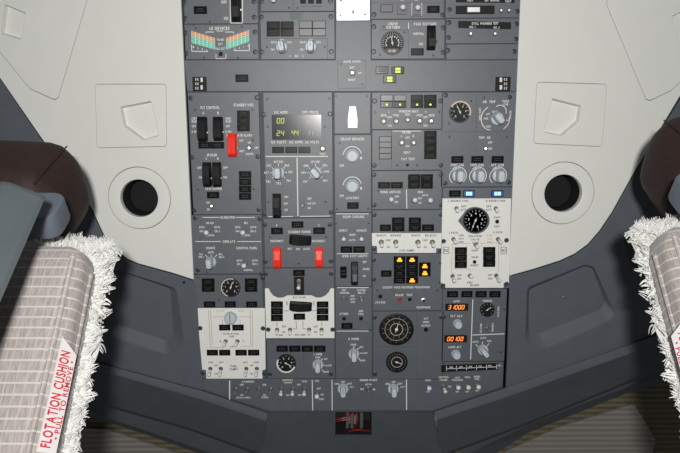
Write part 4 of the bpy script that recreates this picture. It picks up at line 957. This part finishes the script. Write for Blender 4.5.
# small white peg and dark screw on the trims
for (px, py, m_, lab, cat, nm) in ((534+30, 289+8.5, 'nut', 'tiny pale stud in the grey recess right of the panel', 'stud', 'stud'), (184, 282.3, 'gap', 'tiny black screw in the grey trim left of the panel', 'screw', 'trim_screw')):
    hh = HG-.010 if nm == 'stud' else HG
    o = P(px, py, hh); mb = MB(); mb.lathe([(.0026, -.001), (.0026, .0006), (.0018, .0012)], 12); ob = obj(nm, mb.mesh(nm, m_, True), None, W(o), (PI, 0, 0), label=lab); ob['category'] = cat

# cowl below --------------------------------------------------------
def Q(px, py, h): return P(px, py, h)-oc
mb = MB()
def strip(rows):
    """rows: list of polylines [(px,py,h)...] of equal length, lofted"""
    n = len(rows[0]); vs = [Q(*p) for r in rows for p in r]
    fs = []
    for j in range(len(rows)-1):
        for i in range(n-1): fs.append((j*n+i, (j+1)*n+i, (j+1)*n+i+1, j*n+i+1))
    k0 = len(mb.m); mb.add(vs, fs)
    if len(rows) > 4:
        for i in range(n-1, 3*(n-1)): mb.m[k0+i] = 1  # bar highlight painted in: these faces take the lighter trim colour
# left bar
strip([[(-120, 282, -.004), (100, 362, -.004), (203.5, 390, -.004), (268.6, 412.2, -.004)],
       [(-120, 283, .010), (100, 363.4, .010), (203.5, 391.4, .010), (267.8, 413, .010)],
       [(-120, 288, .011), (100, 368, .011), (203.5, 396.5, .011), (266.6, 418, .011)],
       [(-120, 290, .011), (100, 370.5, .011), (203.5, 400, .011), (265.8, 421, .011)],
       [(-120, 325, -.024), (95, 401, -.024), (190, 428, -.024), (262, 454, -.022)],
       [(-120, 330, -.06), (95, 405, -.06), (190, 432, -.06), (262, 458, -.06)]])
# right bar
strip([[(433.4, 411, -.004), (505, 387, -.004), (640, 340, -.004), (860, 264, -.004)],
       [(434.2, 411.8, .010), (505, 388, .010), (640, 341, .010), (860, 265, .010)],
       [(435.6, 417.5, .011), (505, 394.5, .011), (640, 347, .011), (860, 271, .011)],
       [(436.6, 420, .011), (505, 397.5, .011), (640, 350, .011), (860, 274, .011)],
       [(440, 455, -.022), (520, 425, -.024), (640, 376, -.024), (860, 296, -.024)],
       [(440, 458, -.06), (520, 429, -.06), (640, 380, -.06), (860, 300, -.06)]])
# centre with the rectangular opening
def cr(xs, y, h): return [(x, y, h) for x in xs]
L_ = [335.3, 371.6]
strip([[(268.2, 412.4, -.002), (300, 412.4, -.002), (335.3, 412.4, -.002)], [(262, 436, -.010), (300, 436, -.010), (335.3, 435.5, -.010)], [(256, 480, -.03), (300, 480, -.03), (335.3, 480, -.03)]])
strip([[(371.6, 412.4, -.002), (400, 412.4, -.002), (433.6, 412.4, -.002)], [(371.6, 435.5, -.010), (400, 436, -.010), (439, 436, -.010)], [(371.6, 480, -.03), (400, 480, -.03), (448, 480, -.03)]])
strip([[(335.3, 435.5, -.010), (371.6, 435.5, -.010)], [(335.3, 480, -.03), (371.6, 480, -.03)]])
mb.f = [f for f in mb.f]
cow = struct('trim_3', mb.mesh('trim_3', ['cowl', 'trim'], False), oc)
sm = cow.modifiers.new('s', 'SOLIDIFY'); sm.thickness = .003; sm.offset = -1
# cavity
mb = MB(); pts = [(335.3, 412.4, -.002), (371.6, 412.4, -.002), (371.6, 435.5, -.010), (335.3, 435.5, -.010)]
a = [Q(*p) for p in pts]; b = [Vector((p.x, p.y, -.07)) for p in a]
mb.add(a+b, [(0, 1, 5, 4), (1, 2, 6, 5), (2, 3, 7, 6), (3, 0, 4, 7), (4, 5, 6, 7)]); struct('trim_4', mb.mesh('cavity', 'gap'), oc)
# wiring in the opening: each wire is a thing
def wire(pts, r, m_, lab, name='wire', group='wires in the opening'):
    q = [P(*p) for p in pts]; o = q[0]; v = [p-o for p in q]
    # smooth
    sm_ = []
    for i in range(len(v)-1):
        p0 = v[max(i-1, 0)]; p1 = v[i]; p2 = v[i+1]; p3 = v[min(i+2, len(v)-1)]
        for k in range(6):
            t = k/6; sm_.append(.5*((2*p1)+(p2-p0)*t+(2*p0-5*p1+4*p2-p3)*t*t+(3*p1-p0-3*p2+p3)*t**3))
    sm_.append(v[-1]); mb = MB(); mb.tube(sm_, r, 8)
    ob = obj(name, mb.mesh(name, m_, True), None, W(o), (PI, 0, 0), label=lab); ob['category'] = 'wire'; ob['group'] = group
wire([(331, 419, -.022), (340, 419, -.018), (347, 416.5, -.02), (353, 412, -.03)], .0013, 'wire_red', 'red wire entering the opening at its upper left')
wire([(331, 422, -.03), (341, 420.6, -.024), (349, 418, -.026), (356, 409, -.03)], .0011, 'wire_red', 'dark red wire just beneath the upper left red wire')
wire([(346, 437, -.03), (348, 432, -.02), (356, 430, -.014), (364, 430.4, -.016), (376, 432, -.03)], .0015, 'wire_red', 'brightest red wire, arching across the bottom of the opening')
wire([(342, 440, -.035), (346, 433, -.028), (352, 431, -.024), (357, 422, -.022), (356, 411, -.03)], .0014, 'wire_red', 'red wire running up the middle of the opening')
for i, (x, lab) in enumerate(((347, 'leftmost pale cable in the opening'), (351.6, 'pale cable second from the left in the opening'), (361, 'rightmost pale cable in the opening'))):
    wire([(x, 405, -.045), (x+.6, 420, -.040), (x-.8, 442, -.045)], .0035, 'wire_grey', lab, 'cable')
mb = MB(); mb.box(-.008, -.02, .008, .02, 0, .004); o = P(352, 424, -.06); ob = obj('connector', mb.mesh('c', 'loom'), None, W(o), (PI, 0, 0), label='pale plastic connector block at the back of the wire opening'); ob['category'] = 'connector'

# windscreen header and shades beyond the cowl
mb = MB()
strip([[(-160, 318, -.045), (90, 398, -.045), (150, 415, -.045), (262, 446, -.045)], [(-160, 338, -.05), (90, 412, -.05), (150, 432, -.05), (240, 463, -.05)], [(-160, 342, -.08), (90, 416, -.08), (150, 436, -.08), (240, 468, -.08)]])
strip([[(440, 450, -.045), (520, 412, -.045), (640, 370, -.045), (860, 300, -.045)], [(470, 453, -.05), (530, 424, -.05), (630, 386, -.05), (860, 312, -.05)], [(470, 470, -.08), (530, 432, -.08), (630, 392, -.08), (860, 322, -.08)]])
hd = struct('trim_5', mb.mesh('header', 'cowl', False), oc); hd.name = 'trim_5'
def shade(poly, h, m_, lab, nm='window_shade', rot=0):
    c = P(poly[0][0], poly[0][1], h); pl = [P(p[0], p[1], h)-c for p in poly]; mb = MB(); mb.prism([(p.x, p.y) for p in pl], -.006, .0)
    e = obj(nm, mb.mesh(nm, m_), None, W(c), (PI, 0, 0), label=lab); e['category'] = 'window shade'; e['group'] = 'shades ahead of the panel surround'; return e
shade([(-300, 330), (240, 330), (260, 520), (-300, 560)], -.16, 'rib_olive', 'dark olive ribbed shade beyond the lower left edge of the panel surround')
shade([(60, 427), (108, 430), (215, 466), (200, 520), (30, 520)], -.15, 'rib_grey', 'paler grey ribbed patch lying on the lower left olive shade')
shade([(450, 340), (960, 240), (960, 560), (450, 520)], -.16, 'rib_olive', 'dark olive ribbed shade beyond the lower right edge of the panel surround')
shade([(505, 452), (560, 427), (634, 404), (656, 440), (640, 500), (490, 500)], -.15, 'rib_grey', 'paler grey ribbed patch lying on the lower right olive shade')

# ================================================================== seats
def superbox(mb, hx, hy, hz, r, seg_=5, mi=0, bulge=0.0, n=10):
    """rounded box as a displaced cube grid"""
    def face(ax, sg):
        vs = []; N = n
        for i in range(N+1):
            for j in range(N+1):
                a = -1+2*i/N; b = -1+2*j/N
                # spread samples to corners
                a = math.copysign(abs(a)**.7, a); b = math.copysign(abs(b)**.7, b)
                p = [0, 0, 0]; p[ax] = sg; p[(ax+1) % 3] = a; p[(ax+2) % 3] = b
                H = (hx, hy, hz); q = Vector([p[k]*H[k] for k in range(3)])
                core = Vector([max(-(H[k]-r[k]), min(H[k]-r[k], q[k])) for k in range(3)])
                d = q-core; dn = Vector([d[k]/r[k] for k in range(3)])
                if dn.length > 1e-9: dn.normalize()
                o = core+Vector([dn[k]*r[k] for k in range(3)])
                if bulge:
                    o[ax] += sg*bulge*(1-a*a)*(1-b*b)
                vs.append(o)
        fs = []
        for i in range(N):
            for j in range(N):
                f = (i*(N+1)+j, (i+1)*(N+1)+j, (i+1)*(N+1)+j+1, i*(N+1)+j+1)
                fs.append(f if sg > 0 else f[::-1])
        mb.add(vs, fs, mi)
    for ax in range(3):
        for sg in (-1, 1): face(ax, sg)
    return mb
def weld(me):
    import bmesh
    bm = bmesh.new(); bm.from_mesh(me); bmesh.ops.remove_doubles(bm, verts=bm.verts, dist=1e-5); bm.to_mesh(me); bm.free(); return me

SEAT_X = -.3096                  # inboard seam of the backrest cushion, left seat
def build_seat(sx, du, dv, label, name='cockpit_seat', side='left'):
    """sx = -1 left seat, +1 right seat (mirror image)"""
    base = Vector((sx*.52+du, -.75, ZP))
    e = thing(name, label, 'pilot seat', base, 'pilot seats')
    def put(nm, me, uvh, th, lab=None):
        c = Vector(uvh); c.x = c.x*(-sx)+du-(.006 if sx > 0 and 'headrest' in nm else -.009 if sx > 0 and nm == 'sheepskin_cover' else 0); c.y += dv+(.012 if sx > 0 and nm == 'headrest' else 0)
        o = obj(nm, me, e, c-base, (math.radians(th)-PI/2, 0, 0), label=lab)
        if sx > 0: o.scale = (-1, 1, 1)
        return o
    def mk(fn, nm, mats, sm=True, w=True):
        me = fn.mesh(nm, mats, sm)
        return weld(me) if w else me
    def basis(th):
        t = math.radians(th); return Vector((1, 0, 0)), Vector((0, math.sin(t), -math.cos(t))), Vector((0, math.cos(t), math.sin(t)))
    # cushion: origin at the seam top
    X, L, N = basis(52); O = PD(82, 258, .72)
    CW, CL, CT = .44, .62, .062
    mb = MB(); superbox(mb, CW/2, CL/2, CT/2, (.02, .03, .016), bulge=.004, n=14)
    c = O+L*(.022-CL/2)-X*(CW/2)-N*(CT/2)
    cu = put('backrest_cushion', mk(mb, 'cushion', 'fabric'), c, 52)
    # piping along the seam
    mb = MB(); mb.tube([(CW/2-.012, -CL/2+.03, CT/2-.001), (CW/2-.011, 0, CT/2), (CW/2-.012, CL/2-.02, CT/2-.001)], .0032, 8)
    mb.tube([(CW/2+.001, -CL/2+.03, CT/2-.030), (CW/2+.004, 0, CT/2-.030), (CW/2+.001, CL/2-.03, CT/2-.030)], .0032, 8)
    pp = obj('piping', mb.mesh('piping', 'fabric', True), cu)
    # flotation label on the inboard side
    mb = MB(); lx = CW/2+.0048
    pts = [(-.005, .070), (.006, .086), (.0315, .068), (.0315, -.072), (-.005, -.072)]
    # plane tilted between side and rear
    Lc = CL/2-.022-.164
    def LP(a, y, z=0.0):   # a: across label from the rear edge towards the front
        t = math.radians(58); a += .006 if sx > 0 else 0
        return (CW/2-.003+math.cos(t)*a*1.0+math.sin(t)*z, y+Lc, CT/2+.0005-math.sin(t)*a+math.cos(t)*z)
    fr_ = [(-.003, -.076), (.026, -.076), (.026, .068), (.0, .088), (-.003, .088)]
    fr_ = [(0, -.056), (.022, -.056), (.022, .050), (0, .066)]
    vs = [LP(a, y) for a, y in fr_]+[LP(a, y, .002) for a, y in fr_]
    mb.add(vs, [(3, 2, 1, 0), (4, 5, 6, 7), (0, 1, 5, 4), (1, 2, 6, 5), (2, 3, 7, 6), (3, 0, 4, 7)])
    lb = obj('flotation_label', mb.mesh('label', 'tag'), cu, label='white cloth label with red lettering')
    tm = MB(); flat = MB()
    # reading direction runs up the backrest on the left seat, down on the right
    text(flat, 'FLOTATION CUSHION', (0, 0), .0112, 0, 0, .102)
    k1 = len(flat.v); text(flat, '\u2022 PULL TO REMOVE \u2022', (0, 0), .0060, 0, 0, .084)
    for i, v in enumerate(flat.v):
        if sx < 0: y = v[0]+.0; a = (.0076 if i < k1 else .0176)-v[1]
        else: y = -v[0]+.0; a = (.0076 if i < k1 else .0176)-v[1]
        if sx > 0: a = (.0180 if i < k1 else .0060)+v[1] if False else a
        tm.v.append(LP(a, y, .0024))
    tm.f = flat.f; tm.m = flat.m
    if sx > 0:   # mirrored object: keep the letters readable
        tm.v = [LP((.0076 if i < k1 else .0176)-v[1], -v[0]+.0, .0024) for i, v in enumerate(flat.v)]
    obj('lettering', tm.mesh('lettering', 'tag_red'), cu).name = 'label_lettering'
    # fleece cover: slab in front of the cushion with tufts
    mb = MB(); FT = .017
    superbox(mb, CW/2+.001, CL/2+.006, FT/2, (.02, .03, .011), bulge=.004, n=12)
    fl = put('sheepskin_cover', mk(mb, 'fleece', 'fleece'), c-N*(CT/2+FT/2-.006)+L*.016+X*.004, 52, 'white sheepskin cover')
    if 'tuft' not in CACHE:
        tb = MB(); rr = random.Random(3)
        hx, hy, hz = CW/2+.001, CL/2+.006, FT/2
        def tuft(p, d, ln, cnt, w=.0045):
            p = Vector(p); d = (Vector(d)+Vector((rr.gauss(0, .15), rr.gauss(0, .15), rr.gauss(0, .15)))).normalized()
            cv = Vector((rr.gauss(0, .25), rr.gauss(0, .55), rr.gauss(0, .25)))
            for _ in range(cnt):
                off = Vector((rr.gauss(0, w), rr.gauss(0, w), rr.gauss(0, w))); l = ln*rr.uniform(.65, 1.1); pts = []
                for i in range(5):
                    t = i/4; pts.append(p+off*(1-.75*t)+d*l*t+cv*l*t*t*.7)
                tb.tube(pts, .0015, 3, 0, .0003)
        for k in range(520):
            y = -hy+2*hy*rr.random(); z = rr.uniform(-hz, hz+.002)
            cl = .35*math.sin(y*160)+.3*math.sin(y*71+1)
            tuft((hx-.006, y, z), (1, .2+cl, rr.uniform(-.3, .4)), rr.uniform(.008, .017), 11)
        for k in range(480):   # top edge
            x = hx-2*hx*rr.random()**1.6; z = rr.uniform(-hz, hz+.004)
            tuft((x, hy-.004, z), (rr.uniform(-.3, .3), .5, .6), rr.uniform(.008, .016), 10)
        for k in range(320):   # rim over the cushion side
            y = -hy+2*hy*rr.random(); tuft((hx-.009, y, hz-.002), (.6, .1, .55), rr.uniform(.008, .015), 9)
        CACHE['tuft'] = tb.mesh('tufts', 'fleece', True)
    tf = obj('fleece_tufts', CACHE['tuft'], fl); tf['kind'] = 'stuff'
    # shell
    SH = 40; X, L, N = basis(SH); O = PD(47, 193, .66)+N*.022
    SW, SL = .42, .62
    sec = [(-SW, 0), (-.036, 0), (-.030, -.0015), (-.004, -.020), (-.001, -.024), (-.016, -.036), (-SW, -.036)]
    mb = MB(); vs = []
    for y, k in ((-SL, 0), (-.008, 0), (-.0025, .0015), (0, .006)):
        for x, z in sec:
            vs.append((x-(k if x > -SW+.01 else -k), y, z-k if z > -.03 else z+k))
    n = len(sec); fs = [tuple(range(n)), tuple(range(4*n-1, 3*n-1, -1))]
    for q in range(3):
        for i in range(n): fs.append((q*n+i, (q+1)*n+i, (q+1)*n+(i+1) % n, q*n+(i+1) % n))
    mb.add(vs, fs); sme = mb.mesh('shell', 'shell', False)
    put('backrest_shell', sme, O, SH, 'smooth grey backrest shell')
    # bracket
    X, L, N = basis(36); O = PD(43, 213, .74)
    mb = MB(); w, h = .050, .056
    curve_plate(mb, [rnd([(-w/2, -h/2), (w/2, -h/2), (w/2, h/2), (-w/2, h/2)], [.004, .018, .025, .004], 7)], -.02, .012, .003)
    put('headrest_bracket', mb.mesh('bracket', 'bracket', True), O, 30, 'blue-grey rounded bracket')
    # headrest
    X, L, N = basis(24); E = PD(71, 139, .885)
    HW, HLn, HT_ = .34, .145, .135
    mb = MB(); superbox(mb, HW/2, HLn/2, HT_/2, (.028, .04, .05), bulge=.012, n=16)
    hr = put('headrest', mk(mb, 'headrest', 'leather'), E-X*(HW/2-.012)-L*(HLn/2)-N*(HT_/2-.008), 24, 'dark brown leather headrest')
    mb = MB(); y0, z0 = HLn/2-.016, HT_/2-.012
    mb.tube([(HW/2-.013, -y0, z0), (HW/2-.008, -y0*.4, z0+.006), (HW/2-.008, y0*.4, z0+.006), (HW/2-.013, y0, z0)], .0010, 8); obj('seam', mb.mesh('seam', 'leather', True), hr)
    # stalk, pan and pedestal out of the picture's view
    mb = MB(); mb.tube([PD(20, 240, .80), PD(35, 185, .86)], .012, 10); 
    st = MB(); q0 = PD(10, 240, .78); q1 = PD(30, 180, .90)
    st.tube([Vector((0, 0, 0)), q1-q0], .012, 10); c0 = q0.copy(); c0.x = c0.x*(-sx)+du; c0.y += dv
    so = obj('headrest_post', st.mesh('post', 'nut', True), e, c0-base)
    if sx > 0: so.scale = (-1, 1, 1)
    def boxpart(nm, u0, v0, h0, u1, v1, h1, m_, r=.03):
        mb = MB(); superbox(mb, (u1-u0)/2, (v1-v0)/2, (h1-h0)/2, (r, r, r), n=8)
        cc = Vector((sx*(u0+u1)/2+du, (v0+v1)/2, (h0+h1)/2)); obj(nm, weld(mb.mesh(nm, m_, True)), e, cc-base)
    boxpart('seat_pan', .30, -1.05, 1.17, .74, -.52, 1.29, 'fabric', .04)
    boxpart('seat_pedestal', .40, -.98, 1.28, .64, -.62, 1.80, 'shell', .02)
    return e
build_seat(-1, 0, 0, 'pilot seat on the left with a sheepskin-covered backrest and its whole flotation label showing')
build_seat(1, .079, .020, 'pilot seat on the right, mostly cut off by the edge, with a sheepskin-covered backrest')

# floor
mb = MB(); mb.box(-1.1, -1.5, 1.1, 1.2, 0, .02); fo = obj('floor', mb.mesh('floor', 'carpet'), None, (0, 0, -.02)); fo['kind'] = 'structure'

# ================================================================== light
def area(name, uvh, size, power, col=(1, 1, 1), target=None, sizey=None):
    l = bpy.data.lights.new(name, 'AREA'); l.energy = power; l.color = col; l.shape = 'DISK'; l.size = size
    o = bpy.data.objects.new(name, l); COL.objects.link(o); o.location = W(uvh)
    t = W(target); d = (t-o.location).normalized(); o.rotation_euler = d.to_track_quat('-Z', 'Y').to_euler(); return o
area('flash_lamp', (0.005, .13, 1.28), .07, 14.4, (1, .985, .95), (0.005, -.0, 0))
w = bpy.data.worlds.new('World'); sc.world = w; w.use_nodes = True
bg = w.node_tree.nodes['Background']; bg.inputs[0].default_value = (.95, .97, 1, 1); bg.inputs[1].default_value = .12

# ================================================================== camera
cd = bpy.data.cameras.new('camera'); cam = bpy.data.objects.new('camera', cd); COL.objects.link(cam); sc.camera = cam
cd.sensor_width = 36; cd.lens = F*36/680; cd.clip_start = .01
def wd(v): return Vector((v.x, -v.y, -v.z))
Mx = Matrix((wd(R), wd(UPV), -wd(D))).transposed().to_4x4(); Mx.translation = W(CAM); cam.matrix_world = Mx
sc.view_settings.view_transform = 'Standard'; sc.view_settings.look = 'None'; sc.view_settings.gamma = 1; sc.view_settings.exposure = 0
sc.view_settings.use_curve_mapping = False
sc.cycles.max_bounces = 6
